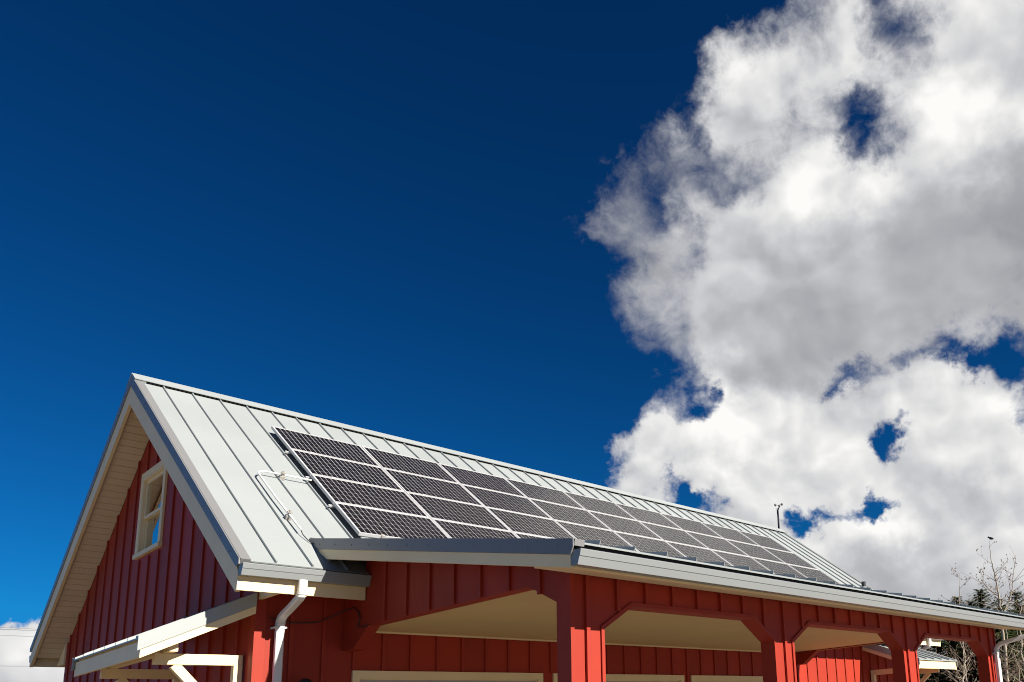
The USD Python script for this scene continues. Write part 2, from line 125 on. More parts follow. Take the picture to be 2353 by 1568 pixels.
def build_sky():
    n, l = {}, []
    def node(k, kind, **kw):
        links = {a: b for a, b in kw.items() if isinstance(b, str) and '.' in b}
        n[k] = (kind, {a: b for a, b in kw.items() if a not in links})
        for a, b in links.items(): l.append((b, k+'.'+a))
        return k
    outn = {'math': 'value', 'vector_math': 'vector', 'noise_texture': 'fac'}
    cnt = [0]
    def mk(kind, out=None, **kw):
        cnt[0] += 1
        k = node('n%d' % cnt[0], kind, **kw)
        return k+'.'+(out or outn.get(kind, 'result'))
    m = lambda t, a, b=0.5, c=0.0, clamp=False: mk('math', math_type=t, value1=a, value2=b, value3=c, use_clamp=clamp)
    node('tc', 'texture_coordinate')
    d = mk('vector_math', math_type='normalize', vector1='tc.generated')
    # clear sky: the air's colour deepened as through a polarising filter
    node('sky', 'sky_texture', sky_type='single_scattering', sun_disc=False, sun_elevation=sun_el, sun_rotation=sun_az, altitude=200.0, air_density=1.0, aerosol_density=0.1, ozone_density=2.0)
    node('gm', 'gamma', color='sky.color', gamma=1.38)
    node('tint', 'mix_color', blend_type='multiply', fac=1.0, a='gm.color', b=(0.010, 0.148, 0.258), use_clamp=False)
    node('lim', 'mix_color', blend_type='darken', fac=1.0, a='tint.result', b=(0.30, 1.9, 4.8), use_clamp=False)
    # where the cloud masses lie: cover and brightness over azimuth x elevation, as sums of products of two tables
    w1 = mk('noise_texture', 'color', vector=d, scale=11.0, detail=7.0, roughness=0.62)
    dw = mk('vector_math', math_type='multiply_add', vector1=mk('vector_math', math_type='subtract', vector1=w1, vector2=(0.5, 0.5, 0.5)), vector2=(0.15, 0.15, 0.15), vector3=d)
    dw = mk('vector_math', math_type='normalize', vector1=dw)
    node('dx', 'separate_xyz', vector=dw)
    az = m('degrees', m('arctan2', 'dx.x', 'dx.y')); el = m('degrees', m('arcsine', 'dx.z'))
    fa = m('divide', m('subtract', az, SKY_A0), SKY_A1-SKY_A0); fe = m('divide', m('subtract', el, SKY_E0), SKY_E1-SKY_E0)
    ta, tb = (np.array([[float(x)/1000 for x in r.split(',')] for r in t.split(';')]) for t in (SKY_TA, SKY_TB))
    terms = []
    for k in range(0, 18, 3):
        rr = []
        for t, f in ((ta, fa), (tb, fe)):
            pos = np.linspace(0, 1, len(t))
            rr.append(mk('rgb_ramp', 'color', fac=f, ramp=[(p, tuple(v)) for p, v in zip(pos, t[:, k:k+3])]))
        terms.append(mk('vector_math', 'value', math_type='dot_product', vector1=rr[0], vector2=rr[1]))
    cover = m('add', m('add', terms[0], -0.9), m('add', terms[1], m('add', terms[2], terms[3]))); bright = m('add', m('add', terms[4], terms[5]), 0.85)
    # billows
    st = mk('vector_math', math_type='multiply', vector1=d, vector2=(1.0, 1.0, 1.25))
    wob = mk('noise_texture', 'color', vector=st, scale=9.0, detail=3.0, roughness=0.55)
    wv = mk('vector_math', math_type='multiply_add', vector1=wob, vector2=(0.055, 0.055, 0.055), vector3=st)
    n1 = mk('noise_texture', vector=wv, scale=NS1, detail=8.0, roughness=0.58, lacunarity=2.05)
    up_ = mk('vector_math', math_type='add', vector1=wv, vector2=(0.006, -0.012, 0.022))
    b1 = mk('noise_texture', vector=wv, scale=NS1*.9, detail=3.6, roughness=0.5)
    b2 = mk('noise_texture', vector=up_, scale=NS1*.9, detail=3.6, roughness=0.5)
    n3 = mk('noise_texture', vector=wv, scale=30.0, detail=9.0, roughness=0.66, distortion=0.7)
    dens = m('multiply_add', n1, 2.1, m('multiply_add', n3, 0.95, m('multiply_add', cover, 1.4, -1.45)))
    node('wid', 'map_range', range_type='smoothstep', value=el, from_min=19.0, from_max=29.0, to_min=0.72, to_max=1.45)
    node('cov', 'map_range', range_type='smoothstep', value=m('divide', m('add', dens, 0.16), 'wid.result'), from_min=0.0, from_max=1.0, to_min=0.0, to_max=1.0)
    node('amp', 'map_range', range_type='smoothstep', value=bright, from_min=0.66, from_max=0.9, to_min=0.32, to_max=0.85)
    rel = m('multiply', m('subtract', b1, b2), 'amp.result')
    br = m('add', bright, m('multiply_add', b1, 0.12, m('add', rel, -0.06)))
    node('edge', 'map_range', range_type='smoothstep', value=dens, from_min=-0.3, from_max=0.9, to_min=-0.05, to_max=0.0)
    br = m('add', br, 'edge.result')
    br = m('power', m('maximum', br, 0.2), 2.25)          # display brightness to radiance
    node('ccol', 'rgb_ramp', fac=br, ramp=[(0.0, (0.0, 0.0, 0.0)), (0.35, (0.345, 0.35, 0.378)), (0.62, (0.615, 0.62, 0.64)), (1.0, (1.0, 0.99, 0.965))])
    node('cl', 'mix_color', blend_type='multiply', fac=1.0, a='ccol.color', b=(CLOUD,)*3, use_clamp=False)
    node('mx', 'mix_color', fac='cov.result', a='lim.result', b='cl.result', use_clamp=True)
    node('bg', 'background_shader', color='mx.result', strength=SKY_STRENGTH)
    return K(stage, '/World/Looks/sky_look', n, l, surface='bg.background')
#SKY_END
dome = UsdLux.DomeLight.Define(stage, '/World/sky')
UsdShade.MaterialBindingAPI.Apply(dome.GetPrim()).Bind(build_sky())
dome.GetPrim().SetCustomDataByKey('kind', 'structure')

# ------------------------------------------------------------------ materials
def paint(name, col, rough=0.55, var=0.10, scale=3.0, bump=0.0, grain=(1, 1, 1), bump_scale=60.0, dirt=None, spec=0.4, tone=0.03, boards=False):
    """Painted or bare surface: colour drifts slowly, fine grain stretched along the given axis as bump."""
    c = np.array(col)
    n = {'tc': ('geometry', {}), 'ns': ('noise_texture', {'scale': scale, 'detail': 5.0, 'roughness': 0.6}),
         'rp': ('rgb_ramp', {'ramp': [(0.25, tuple(c*(1-var))), (0.75, tuple(np.minimum(c*(1+var), .92)))]}),
         'bs': ('principled_bsdf', {'roughness': rough, 'specular_ior_level': spec})}
    l = [('tc.position', 'ns.vector'), ('ns.fac', 'rp.fac'), ('rp.color', 'bs.base_color')]
    if dirt is not None:
        n['mp2'] = ('mapping', {'scale': tuple(dirt[2])})
        n['dn'] = ('noise_texture', {'scale': dirt[3], 'detail': 8.0, 'roughness': 0.7})
        n['dr'] = ('rgb_ramp', {'ramp': [(dirt[4], (0, 0, 0)), (dirt[4]+.07, (dirt[1],)*3)]})
        n['dm'] = ('mix_color', {'b': tuple(dirt[0])})
        l = [x for x in l if x[1] != 'bs.base_color'] + [('tc.position', 'mp2.vector'), ('mp2.vector', 'dn.vector'), ('dn.fac', 'dr.fac'), ('dr.color', 'dm.fac'), ('rp.color', 'dm.a'), ('dm.result', 'bs.base_color')]
    if bump:
        n['mp'] = ('mapping', {'scale': tuple(grain)})
        n['bn'] = ('noise_texture', {'scale': bump_scale, 'detail': 6.0, 'roughness': 0.65})
        n['bp'] = ('bump', {'strength': bump, 'distance': 0.004})
        l += [('tc.position', 'mp.vector'), ('mp.vector', 'bn.vector'), ('bn.fac', 'bp.height'), ('bp.normal', 'bs.normal')]
    # each piece its own tone; wide siding also differs from board to board
    src = [x for x in l if x[1] == 'bs.base_color'][0]; l.remove(src)
    n['oi'] = ('object_info', {}); n['om'] = ('math', {'math_type': 'multiply_add', 'value2': 2*tone, 'value3': 1-tone})
    n['ob'] = ('mix_color', {'blend_type': 'multiply', 'fac': 1.0, 'use_clamp': False})
    l += [('oi.random', 'om.value1'), (src[0], 'ob.a'), ('om.value', 'ob.b')]
    last = 'ob.result'
    if boards:
        n['px'] = ('separate_xyz', {}); n['sm'] = ('math', {'math_type': 'multiply_add', 'value2': 1/.4025, 'value3': -2.967})
        n['sy'] = ('math', {'math_type': 'multiply', 'value2': 1/.4925}); n['ad'] = ('math', {'math_type': 'add'}); n['fl'] = ('math', {'math_type': 'floor'})
        n['wn'] = ('white_noise_texture', {'dimensions': '1D'}); n['wm'] = ('math', {'math_type': 'multiply_add', 'value2': .22, 'value3': .89})
        n['wb'] = ('mix_color', {'blend_type': 'multiply', 'fac': 1.0, 'use_clamp': False})
        l += [('tc.position', 'px.vector'), ('px.x', 'sm.value1'), ('px.y', 'sy.value1'), ('sm.value', 'ad.value1'), ('sy.value', 'ad.value2'), ('ad.value', 'fl.value1'), ('fl.value', 'wn.w'), ('wn.value', 'wm.value1'), (last, 'wb.a'), ('wm.value', 'wb.b')]
        last = 'wb.result'
    l.append((last, 'bs.base_color'))
    return K(stage, '/World/Looks/'+name, n, l, surface='bs.BSDF')

RED = (0.268, 0.0205, 0.0068)
MAT = {
 'red': paint('red_siding', RED, 0.6, 0.10, 1.3, 0.35, (1, 1, 0.09), 42.0, dirt=((0.10, 0.017, 0.011), 0.5, (1, 1, .35), 26.0, 0.66), spec=.3, boards=True),
 'red2': paint('red_trim', (0.260, 0.0200, 0.0068), 0.6, 0.08, 2.0, 0.25, (1, 1, 0.1), 42.0, spec=.3),
 'cream': paint('cream_trim', (0.70, 0.56, 0.33), 0.55, 0.05, 2.0, 0.2, (.12, .12, 1), 40.0, dirt=((0.16, 0.12, 0.09), 0.85, (.22, .22, 2.2), 34.0, 0.69)),
 'soffit': paint('soffit_paint', (0.62, 0.51, 0.36), 0.6, 0.07, 1.5, 0.15, (.15, 1, 1), 40.0),
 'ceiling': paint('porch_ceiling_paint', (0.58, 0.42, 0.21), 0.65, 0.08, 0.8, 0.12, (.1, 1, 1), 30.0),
 'metal': paint('light_grey_metal', (0.258, 0.279, 0.276), 0.42, 0.05, 0.7, spec=.5),
 'gutter': paint('grey_gutter_metal', (0.195, 0.209, 0.213), 0.38, 0.03, 0.9, spec=.5),
 'trim_shade': paint('shaded_grey_metal', (0.165, 0.165, 0.165), 0.4, 0.04, 0.9, spec=.4),  # rake trims: the roof metal darkened, their shade put into the colour
 'white': paint('white_enamel', (0.60, 0.60, 0.58), 0.35, 0.03, 4.0, dirt=((.35, .33, .3), .35, (1, 1, .3), 22.0, .66)),
 'alu': paint('aluminium_frame', (0.40, 0.405, 0.41), 0.33, 0.03, 5.0),
 'sheet': paint('white_backsheet', (0.50, 0.49, 0.475), 0.3, 0.02, 5.0),
 'clampm': paint('dull_clamp_metal', (0.33, 0.31, 0.28), 0.5, 0.15, 30.0),
 'black': paint('black_plastic', (0.018, 0.018, 0.02), 0.5, 0.1, 9.0),
 'dark': paint('shade_black', (0.012, 0.012, 0.012), 0.9, 0.1, 9.0),  # near-black colour in place of the shade in roof gaps
 'doorw': paint('grey_door_paint', (0.36, 0.35, 0.33), 0.5, 0.05, 3.0),
 'ground': paint('warm_gravel', (0.19, 0.155, 0.11), 0.9, 0.22, 0.35, 0.5, (1, 1, 1), 18.0),
 'slab': paint('pale_concrete', (0.16, 0.138, 0.105), 0.85, 0.10, 0.8, 0.3, (1, 1, 1), 25.0),
 'bark': paint('pale_bark', (0.31, 0.265, 0.20), 0.85, 0.30, 9.0, dirt=((.12, .095, .07), .8, (1, 1, 2.0), 9.0, .58)),
 'twig': paint('brown_twig', (0.14, 0.095, 0.07), 0.85, 0.25, 12.0),
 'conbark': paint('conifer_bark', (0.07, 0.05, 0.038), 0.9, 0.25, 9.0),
 'wire': paint('power_wire', (0.16, 0.16, 0.17), 0.6, 0.1, 2.0),
 'timber': paint('weathered_pole_timber', (0.16, 0.12, 0.09), 0.9, 0.25, 4.0),
}
# solar cell under glass
MAT['cell'] = K(stage, '/World/Looks/solar_cell', {
    'g': ('object_info', {}), 'geo': ('geometry', {}),
    'ns': ('noise_texture', {'scale': 2.2, 'detail': 3.0}),
    'rp': ('rgb_ramp', {'ramp': [(0.2, (0.0075, 0.0062, 0.006)), (0.6, (0.0095, 0.0082, 0.008)), (1.0, (0.010, 0.009, 0.011))]}),
    'bs': ('principled_bsdf', {'roughness': 0.22, 'ior': 1.5, 'specular_ior_level': 0.3})},
    [('geo.position', 'ns.vector'), ('ns.fac', 'rp.fac'), ('rp.color', 'bs.base_color')], surface='bs.BSDF')
MAT['bus'] = paint('busbar_silver', (0.50, 0.49, 0.475), 0.35, 0.05, 9.0)
def pane_mat(name, tint):
    return K(stage, '/World/Looks/'+name, {
        'fr': ('fresnel', {'IOR': 1.52}), 'mn': ('math', {'math_type': 'multiply_add', 'value2': 2.2, 'value3': 0.10, 'use_clamp': True}),
        'tr': ('transparent_bsdf', {'color': tint}), 'gl': ('glossy_bsdf', {'color': (0.95, 0.97, 0.96), 'roughness': 0.01}), 'mx': ('mix_closure', {})},
        [('fr.fac', 'mn.value1'), ('mn.value', 'mx.fac'), ('tr.BSDF', 'mx.closure1'), ('gl.BSDF', 'mx.closure2')], surface='mx.closure')
MAT['glass'] = pane_mat('window_glass', (0.40, 0.44, 0.43))
def leaf_mat(name, a, b):
    return K(stage, '/World/Looks/'+name, {
        'geo': ('geometry', {}), 'ns': ('noise_texture', {'scale': 1.7, 'detail': 4.0}),
        'rp': ('rgb_ramp', {'ramp': [(0.3, a), (0.7, b)]}), 'df': ('principled_bsdf', {'roughness': 0.7, 'specular_ior_level': 0.25}),
        'tl': ('translucent_bsdf', {}), 'mx': ('mix_closure', {'fac': 0.2})},
        [('geo.position', 'ns.vector'), ('ns.fac', 'rp.fac'), ('rp.color', 'df.base_color'), ('rp.color', 'tl.color'), ('df.BSDF', 'mx.closure1'), ('tl.BSDF', 'mx.closure2')], surface='mx.closure')
MAT['needles'] = leaf_mat('conifer_needles', (0.018, 0.032, 0.013), (0.066, 0.085, 0.022))

# ------------------------------------------------------------------ helpers
USED = {}
def numbered(parent, name):
    key = parent+'/'+name
    k = USED.get(key, 0); USED[key] = k+1
    return key if k == 0 else '%s_%03d' % (key, k)
def pth(p):
    return '/World' if p is None else (p if isinstance(p, str) else str(p.GetPath()))
def tag(prim, label=None, cat=None, group=None, kind=None):
    prim = prim.GetPrim() if hasattr(prim, 'GetPrim') else prim
    for k, v in (('label', label), ('category', cat), ('group', group), ('kind', kind)):
        if v: prim.SetCustomDataByKey(k, v)
    return prim
def thing(name, label=None, cat=None, group=None, loc=None):
    x = UsdGeom.Xform.Define(stage, numbered('/World', name))
    if loc is not None: x.AddTranslateOp().Set(Gf.Vec3d(*map(float, loc)))
    return tag(x, label, cat, group)
class MB:
    def __init__(s): s.v, s.f, s.n = [], [], 0
    def add(s, v, f):
        v = np.asarray(v, float); s.v.append(v); s.f.append(np.asarray(f, int)+s.n); s.n += len(v); return s
    def tm(s, m): return s.add(m.vertices, m.faces)
    def box(s, x0, y0, z0, x1, y1, z1):
        return s.obox((x0, y0, z0), (x1-x0, 0, 0), (0, y1-y0, 0), (0, 0, z1-z0))
    def obox(s, o, a, b, c):
        o, a, b, c = map(lambda q: np.asarray(q, float), (o, a, b, c))
        v = [o, o+a, o+a+b, o+b, o+c, o+a+c, o+a+b+c, o+b+c]
        f = np.array([(0, 2, 1), (0, 3, 2), (4, 5, 6), (4, 6, 7), (0, 1, 5), (0, 5, 4), (1, 2, 6), (1, 6, 5), (2, 3, 7), (2, 7, 6), (3, 0, 4), (3, 4, 7)])
        if np.dot(np.cross(a, b), c) < 0: f = f[:, ::-1]
        return s.add(v, f)
    def bar(s, p, q, w, h, upv=(0, 0, 1)):
        """Rectangular bar from p to q, w across, h along the up direction."""
        p, q = np.asarray(p, float), np.asarray(q, float); d = q-p; d /= np.linalg.norm(d)
        sd = np.cross(d, upv); sd /= np.linalg.norm(sd); u = np.cross(sd, d)
        return s.obox(p-sd*w/2-u*h/2, q-p, sd*w, u*h)
    def poly(s, P, axis, t0, t1):
        """Polygon (u, v) extruded along axis from t0 to t1. axis 'x': (u,v)=(y,z); 'y': (u,v)=(x,z)."""
        if not isinstance(P, Polygon): P = Polygon(P)
        m = trimesh.creation.extrude_polygon(P, 1.0, engine='earcut'); V = m.vertices; lo, hi = min(t0, t1), max(t0, t1); T = lo+V[:, 2]*(hi-lo)
        if axis == 'x': v = np.stack([T, V[:, 0], V[:, 1]], 1); f = m.faces
        else: v = np.stack([V[:, 0], T, V[:, 1]], 1); f = m.faces[:, ::-1]
        return s.add(v, f)
    def tube(s, pts, r, n=8, cap=True):
        pts = np.asarray(pts, float); r = np.broadcast_to(np.asarray(r, float), (len(pts),))
        tan = np.gradient(pts, axis=0); tan /= np.linalg.norm(tan, axis=1, keepdims=True)+1e-12
        ref = np.array([0, 0, 1.0]) if abs(tan[0][2]) < .9 else np.array([1.0, 0, 0])
        a = np.cross(tan[0], ref); a /= np.linalg.norm(a); V = []
        th = np.arange(n)/n*2*math.pi
        for k in range(len(pts)):
            a = a-tan[k]*np.dot(a, tan[k]); a /= np.linalg.norm(a); b = np.cross(tan[k], a)
            V.append(pts[k]+r[k]*(np.cos(th)[:, None]*a+np.sin(th)[:, None]*b))
        V = np.concatenate(V); F = []
        for k in range(len(pts)-1):
            for j in range(n):
                p, q = k*n+j, k*n+(j+1) % n
                F += [(p, q, q+n), (p, q+n, p+n)]
        if cap:
            F += [(0, j+1, j) for j in range(1, n-1)]; o = (len(pts)-1)*n; F += [(o, o+j, o+j+1) for j in range(1, n-1)]
        return s.add(V, F)
    def rtube(s, pts, w, d, side):
        """Rectangular tube along pts; side = direction of the width w."""
        pts = np.asarray(pts, float); side = np.asarray(side, float); tan = np.gradient(pts, axis=0)
        V = []
        for p, t in zip(pts, tan):
            t = t/np.linalg.norm(t); nn = np.cross(t, side); nn /= np.linalg.norm(nn)
            c = .18*min(w, d)
            for a, b in ((-w/2+c, -d/2), (w/2-c, -d/2), (w/2, -d/2+c), (w/2, d/2-c), (w/2-c, d/2), (-w/2+c, d/2), (-w/2, d/2-c), (-w/2, -d/2+c)):
                V.append(p+side*a+nn*b)
        n, F = 8, []
        for k in range(len(pts)-1):
            for j in range(n):
                p, q = k*n+j, k*n+(j+1) % n
                F += [(p, q, q+n), (p, q+n, p+n)]
        F += [(0, j+1, j) for j in range(1, n-1)]; o = (len(pts)-1)*n; F += [(o, o+j, o+j+1) for j in range(1, n-1)]
        return s.add(V, F)
    def mesh(s): return np.concatenate(s.v), np.concatenate(s.f)
    def build(s, name, mat, parent=None, smooth=False, label=None):
        m = usdkit.mesh(stage, numbered(pth(parent), name), s.mesh(), MAT[mat], smooth=smooth)
        if label: m.GetPrim().SetCustomDataByKey('label', label)
        return m.GetPrim()

# ------------------------------------------------------------------ ground
g = MB()
R, ns = 3000.0, 64
ring = [(0, 0, 0)]
fs = []
radii = [6, 14, 30, 70, 160, 400, 1000, R]
for r in radii:
    ring += [(6+r*math.cos(2*math.pi*k/ns), r*math.sin(2*math.pi*k/ns), 0) for k in range(ns)]
fs += [(0, 1+k, 1+(k+1) % ns) for k in range(ns)]
for i in range(len(radii)-1):
    a, b = 1+i*ns, 1+(i+1)*ns
    for k in range(ns):
        k2 = (k+1) % ns
        fs += [(a+k, b+k, b+k2), (a+k, b+k2, a+k2)]
tag(g.add(ring, fs).build('ground', 'ground'), kind='structure')
tag(MB().box(0.2, -6.2, -.2, 12.0, -0.3, .02).build('porch_floor', 'slab'), kind='structure')

# ------------------------------------------------------------------ barn
barn = thing('red_barn', 'red board and batten barn with light grey standing seam metal roof and a front porch', 'building')
YR, ZR, SL = 4.513, 7.654, 0.7624
ANG = math.atan(SL); CA, SA = math.cos(ANG), math.sin(ANG)
X0, X1, YB = -0.449, 17.35, 2*4.513
XE = 16.9                                        # far gable wall
zroof = lambda y: ZR-SL*abs(YR-y)
def rp(x, t, h=0.0, front=True):                  # point on a main roof slope: t metres down from the ridge, h above it
    sgn = 1 if front else -1
    return np.array([x, YR-sgn*(t*CA+h*SA), ZR-t*SA+h*CA])
DN = np.array([0, -CA, -SA]); UPN = np.array([0, -SA, CA])
DNb = np.array([0, CA, -SA]); UPNb = np.array([0, SA, CA])
SOF = 0.40                                       # soffit plane this far (vertically) below the roof
EY = -0.608                                      # eave board face

def wall_with_battens(name, make, battens, mat='red', label=None):
    w = make.build(name, mat, barn, label=label)
    for b in battens: b.build('batten', 'red2', w)
    return w
# gable wall, near (x = 0) with the window opening
WY0, WY1, WZ0, WZ1 = 3.99, 5.03, 4.83, 6.10
gw = Polygon([(0.0, 0), (YB, 0), (YB, zroof(YB)-SOF-.02), (YR, ZR-SOF-.02), (0.0, zroof(0)-SOF-.02)]).difference(sbox(WY0, WZ0, WY1, WZ1))
bts = []
for i in range(-4, 15):
    y = 1.975+i*0.4925+(0 if i < 14 else -.03)
    if not (0.12 < y < YB-.08): continue
    zt = zroof(y)-SOF-.03
    segs = [(0.0, zt)]
    if 3.86 < y+.02 < 5.16: segs = [(0, 4.715), (6.215, zt)]
    for a, b in segs:
        if b > a+.05: bts.append(MB().box(-.024, y, a, 0.0, y+.045, b))
bts.append(MB().box(-.024, YB-.10, 0, 0, YB, zroof(YB)-SOF-.03))
bts.append(MB().box(-.024, -.024, 0, 0, .10, zroof(.0)-SOF-.03))
wall_with_battens('gable_wall', MB().poly(gw, 'x', 0.0, 0.14), bts)
# front wall with three door openings
DOORS = [(1.20, 4.26), (4.47, 7.54), (7.74, 10.80)]
DZ = 2.54
fwp = sbox(0.14, 0, XE-.14, 3.78)
for a, b in DOORS: fwp = fwp.difference(sbox(a+.05, -1, b-.05, DZ-.05))
bts = [MB().box(0.0, -.024, 0, .105, 0.0, 3.70)]
x = 0.40
i = 0
while True:
    x = 1.195+0.4027*(i-2); i += 1
    if x > XE-.2: break
    if x < .2: continue
    z0 = 0.0
    for a, b in DOORS:
        if a-.06 < x+.02 < b+.02: z0 = DZ+.002
    ztop = 3.058 if 1.2 < x < 11.0 else 3.70
    bts.append(MB().box(x, -.024, z0, x+.045, 0.0, ztop))
bts.append(MB().box(XE-.105, -.024, 0, XE, 0.0, 3.70))
wall_with_battens('front_wall', MB().poly(fwp, 'y', 0.0, 0.14), bts)
MB().box(.14, YB-.14, 0, XE-.14, YB, 3.78).build('rear_wall', 'red', barn)
MB().poly([(0.0, 0), (YB, 0), (YB, zroof(YB)-SOF-.02), (YR, ZR-SOF-.02), (0.0, zroof(0)-SOF-.02)], 'x', XE-.14, XE).build('far_gable_wall', 'red', barn)

# main roof: deck, pans, seams, ridge cap
LEN = (YR-EY+.045)/CA
deck = MB()
for sgn, dn, un in ((1, DN, UPN), (-1, DNb, UPNb)):
    o = np.array([X0+.03, YR, ZR])-un*.02
    deck.obox(o, (X1-X0-.06, 0, 0), dn*(LEN-.03), -un*.10)
roof = deck.build('main_roof', 'dark', barn)
S0, SP = -0.0557, 0.421
xs = [X0+.02]+[S0+SP*i for i in range(0, 42) if S0+SP*i < X1-.12]+[X1-.02]
for a, b in zip(xs[:-1], xs[1:]):
    sag = RNG.uniform(-.0012, .0012)
    MB().obox(rp(a+.001, .05, -.018), (b-a-.002, 0, 0), DN*(LEN-.05), UPN*(.018+sag)).build('roof_panel', 'metal', roof)
for a in xs[1:-1]:
    MB().obox(rp(a-.008, .20, .0), (.016, 0, 0), DN*(LEN-.215), UPN*.030).build('roof_seam', 'metal', roof)
MB().obox(rp(X0+.02, .0, -.018, False), (X1-X0-.04, 0, 0), DNb*LEN, UPNb*.018).build('rear_roof_sheet', 'metal', roof)
rc = MB()
rc.obox(rp(X0-.012, -.02, .044), (X1-X0+.024, 0, 0), DN*.275, UPN*.008).obox(rp(X0-.012, -.02, .044, False), (X1-X0+.024, 0, 0), DNb*.275, UPNb*.008)
rc.obox(rp(X0-.012, .0, .002), (.16, 0, 0), DN*.25, UPN*.042)
rc.obox(rp(X1-.148, .0, .002), (.16, 0, 0), DN*.25, UPN*.042)
rc.build('ridge_cap', 'metal', roof)
MB().obox(rp(X0+.15, .1, .001), (X1-X0-.30, 0, 0), DN*.13, UPN*.042).build('ridge_vent_strip', 'dark', roof)  # near-black, so the shade under the ridge cap is painted in
# rake trims and rake boards on both gables
for xo, sx in ((X0, 1), (X1, -1)):
    for front in (True, False):
        dn, un = (DN, UPN) if front else (DNb, UPNb)
        L = LEN+.01
        lo, hi = (xo-.014*sx, xo)
        t = MB()
        ye = EY-.045
        s = (lambda y: y) if front else (lambda y: YB-y)
        P = [(s(YR), ZR+.022), (s(ye), zroof(ye)+.022), (s(ye), zroof(ye)-.045), (s(ye+.085), zroof(ye+.085)-.125), (s(YR), ZR-.155)]
        t.poly(Polygon(P), 'x', lo, hi)
        t.obox(rp(min(xo, xo+.11*sx), 0.28 if front else 0, .0005, front), (.11, 0, 0), dn*(LEN-(.28 if front else 0)+.004), un*.022)
        t.obox(rp(min(xo, xo+.11*sx), LEN-.012, -.045, front), (.11, 0, 0), dn*.018, un*.066)
        t = t.build('rake_trim', 'trim_shade', barn)
        sc = MB()
        for q in range(15):
            y = YR-.25-q*.33
            sc.box(min(lo, lo-.006*sx), s(y)-.009, zroof(y)-.085, max(lo, lo-.006*sx), s(y)+.009, zroof(y)-.067)
        tag(sc.build('screws', 'gutter', t), kind='stuff')
        B = [(s(YR), ZR-.158), (s(EY+.055), zroof(EY+.055)-.118), (s(EY), zroof(EY)-.16), (s(EY), 3.378), (s(EY+.05), 3.366), (s(YR), ZR-.474)]
        MB().poly(Polygon(B), 'x', xo, xo+.045*sx).build('rake_board', 'cream', barn)
# eave boards
MB().box(X0+.046, EY, 3.378, 1.046, EY+.04, 3.70).build('eave_board', 'cream', barn)
MB().box(11.21, EY, 3.378, X1-.046, EY+.04, 3.70).build('eave_board', 'cream', barn)
MB().box(X0+.046, YB-EY-.04, 3.378, X1-.046, YB-EY, 3.70).build('eave_board', 'cream', barn)
# gable overhang soffit boards (run from the rake board to the wall), both slopes, near gable
for front in (False, True):
    dn, un = (DN, UPN) if front else (DNb, UPNb)
    t0, pitch = .04, 0.1412
    off = -SOF*CA
    sof = None
    for k in range(46):
        ta, tb = t0+k*pitch, t0+(k+1)*pitch-.007
        y_end = (YR-tb*CA) if front else (YR+tb*CA)
        if tb > (YR-EY)/CA-.02: break
        dz = RNG.uniform(-.0012, .0012)
        b = MB().obox(rp(X0+.046, ta, off+dz, front), (-X0-.046+.0, 0, 0), dn*(tb-ta), un*.016)
        if sof is None:
            sof = MB().obox(rp(X0+.046, .02, off+.019, front), (-X0-.046, 0, 0), dn*((YR-EY)/CA-.06), un*.012).build('gable_soffit', 'soffit', barn)
        b.build('soffit_board', 'soffit', sof)
    MB().obox(rp(X1-.40, .02, off, front), (.35, 0, 0), dn*((YR-EY)/CA-.06), un*.014).build('far_gable_soffit', 'soffit', barn)
# eave soffits, sloped under the overhang
MB().obox((0.0, EY+.04, zroof(EY+.04)-SOF), (1.046, 0, 0), (0, .566, .566*SL), (0, 0, .014)).build('eave_soffit', 'soffit', barn)
MB().obox((11.22, EY+.04, zroof(EY+.04)-SOF), (XE-11.22, 0, 0), (0, .566, .566*SL), (0, 0, .014)).build('eave_soffit', 'soffit', barn)
MB().obox((0.0, YB-EY-.04, zroof(EY+.04)-SOF), (XE, 0, 0), (0, -.566, .566*SL), (0, 0, .014)).build('eave_soffit', 'soffit', barn)
# plywood return blocks at the foot of the gable
MB().poly([(YB+.0, 3.385), (YB+.50, 3.385), (YB+.50, 3.40), (YB+.0, 3.78)], 'x', -.05, -.002).build('eave_return', 'cream', barn)
MB().poly([(-.02, 3.385), (-.55, 3.385), (-.55, 3.40), (-.02, 3.78)], 'x', .002, .05).build('eave_return', 'cream', barn)

# gutters: hollow, with a stepped face and closed ends
def gutter(x0, x1, yb, zt, sgn=-1, depth=.133, height=.134, parent=barn):
    o = [(0, 0), (0, -height), (-.088, -height), (-.112, -.062), (-.118, -.060), (-depth, -.006), (-depth, 0), (-depth+.012, 0), (-depth+.012, -.005), (-.112, -.055), (-.106, -.060), (-.084, -height+.005), (-.005, -height+.005), (-.005, 0)]
    oc = [(0, 0), (0, -height), (-.088, -height), (-.112, -.062), (-.118, -.060), (-depth, -.006), (-depth, 0)]
    f = lambda P: Polygon([(yb-sgn*a*1.0, zt+b) for a, b in P])
    m = MB().poly(f(o), 'x', x0+.004, x1-.004).poly(f(oc), 'x', x0, x0+.004).poly(f(oc), 'x', x1-.004, x1)
    m.box(x0+.02, *( (yb-.05, zt-.022, x1-.02, yb-.006, zt-.018) if sgn < 0 else (yb+.006, zt-.022, x1-.02, yb+.05, zt-.018)))
    return m.build('gutter', 'gutter', parent)
gutter(X0+.005, 1.052, EY-.002, 3.674)
gutter(11.215, X1-.005, EY-.002, 3.674)
gutter(X0+.005, X1-.005, YB-EY+.002, 3.60, sgn=1)

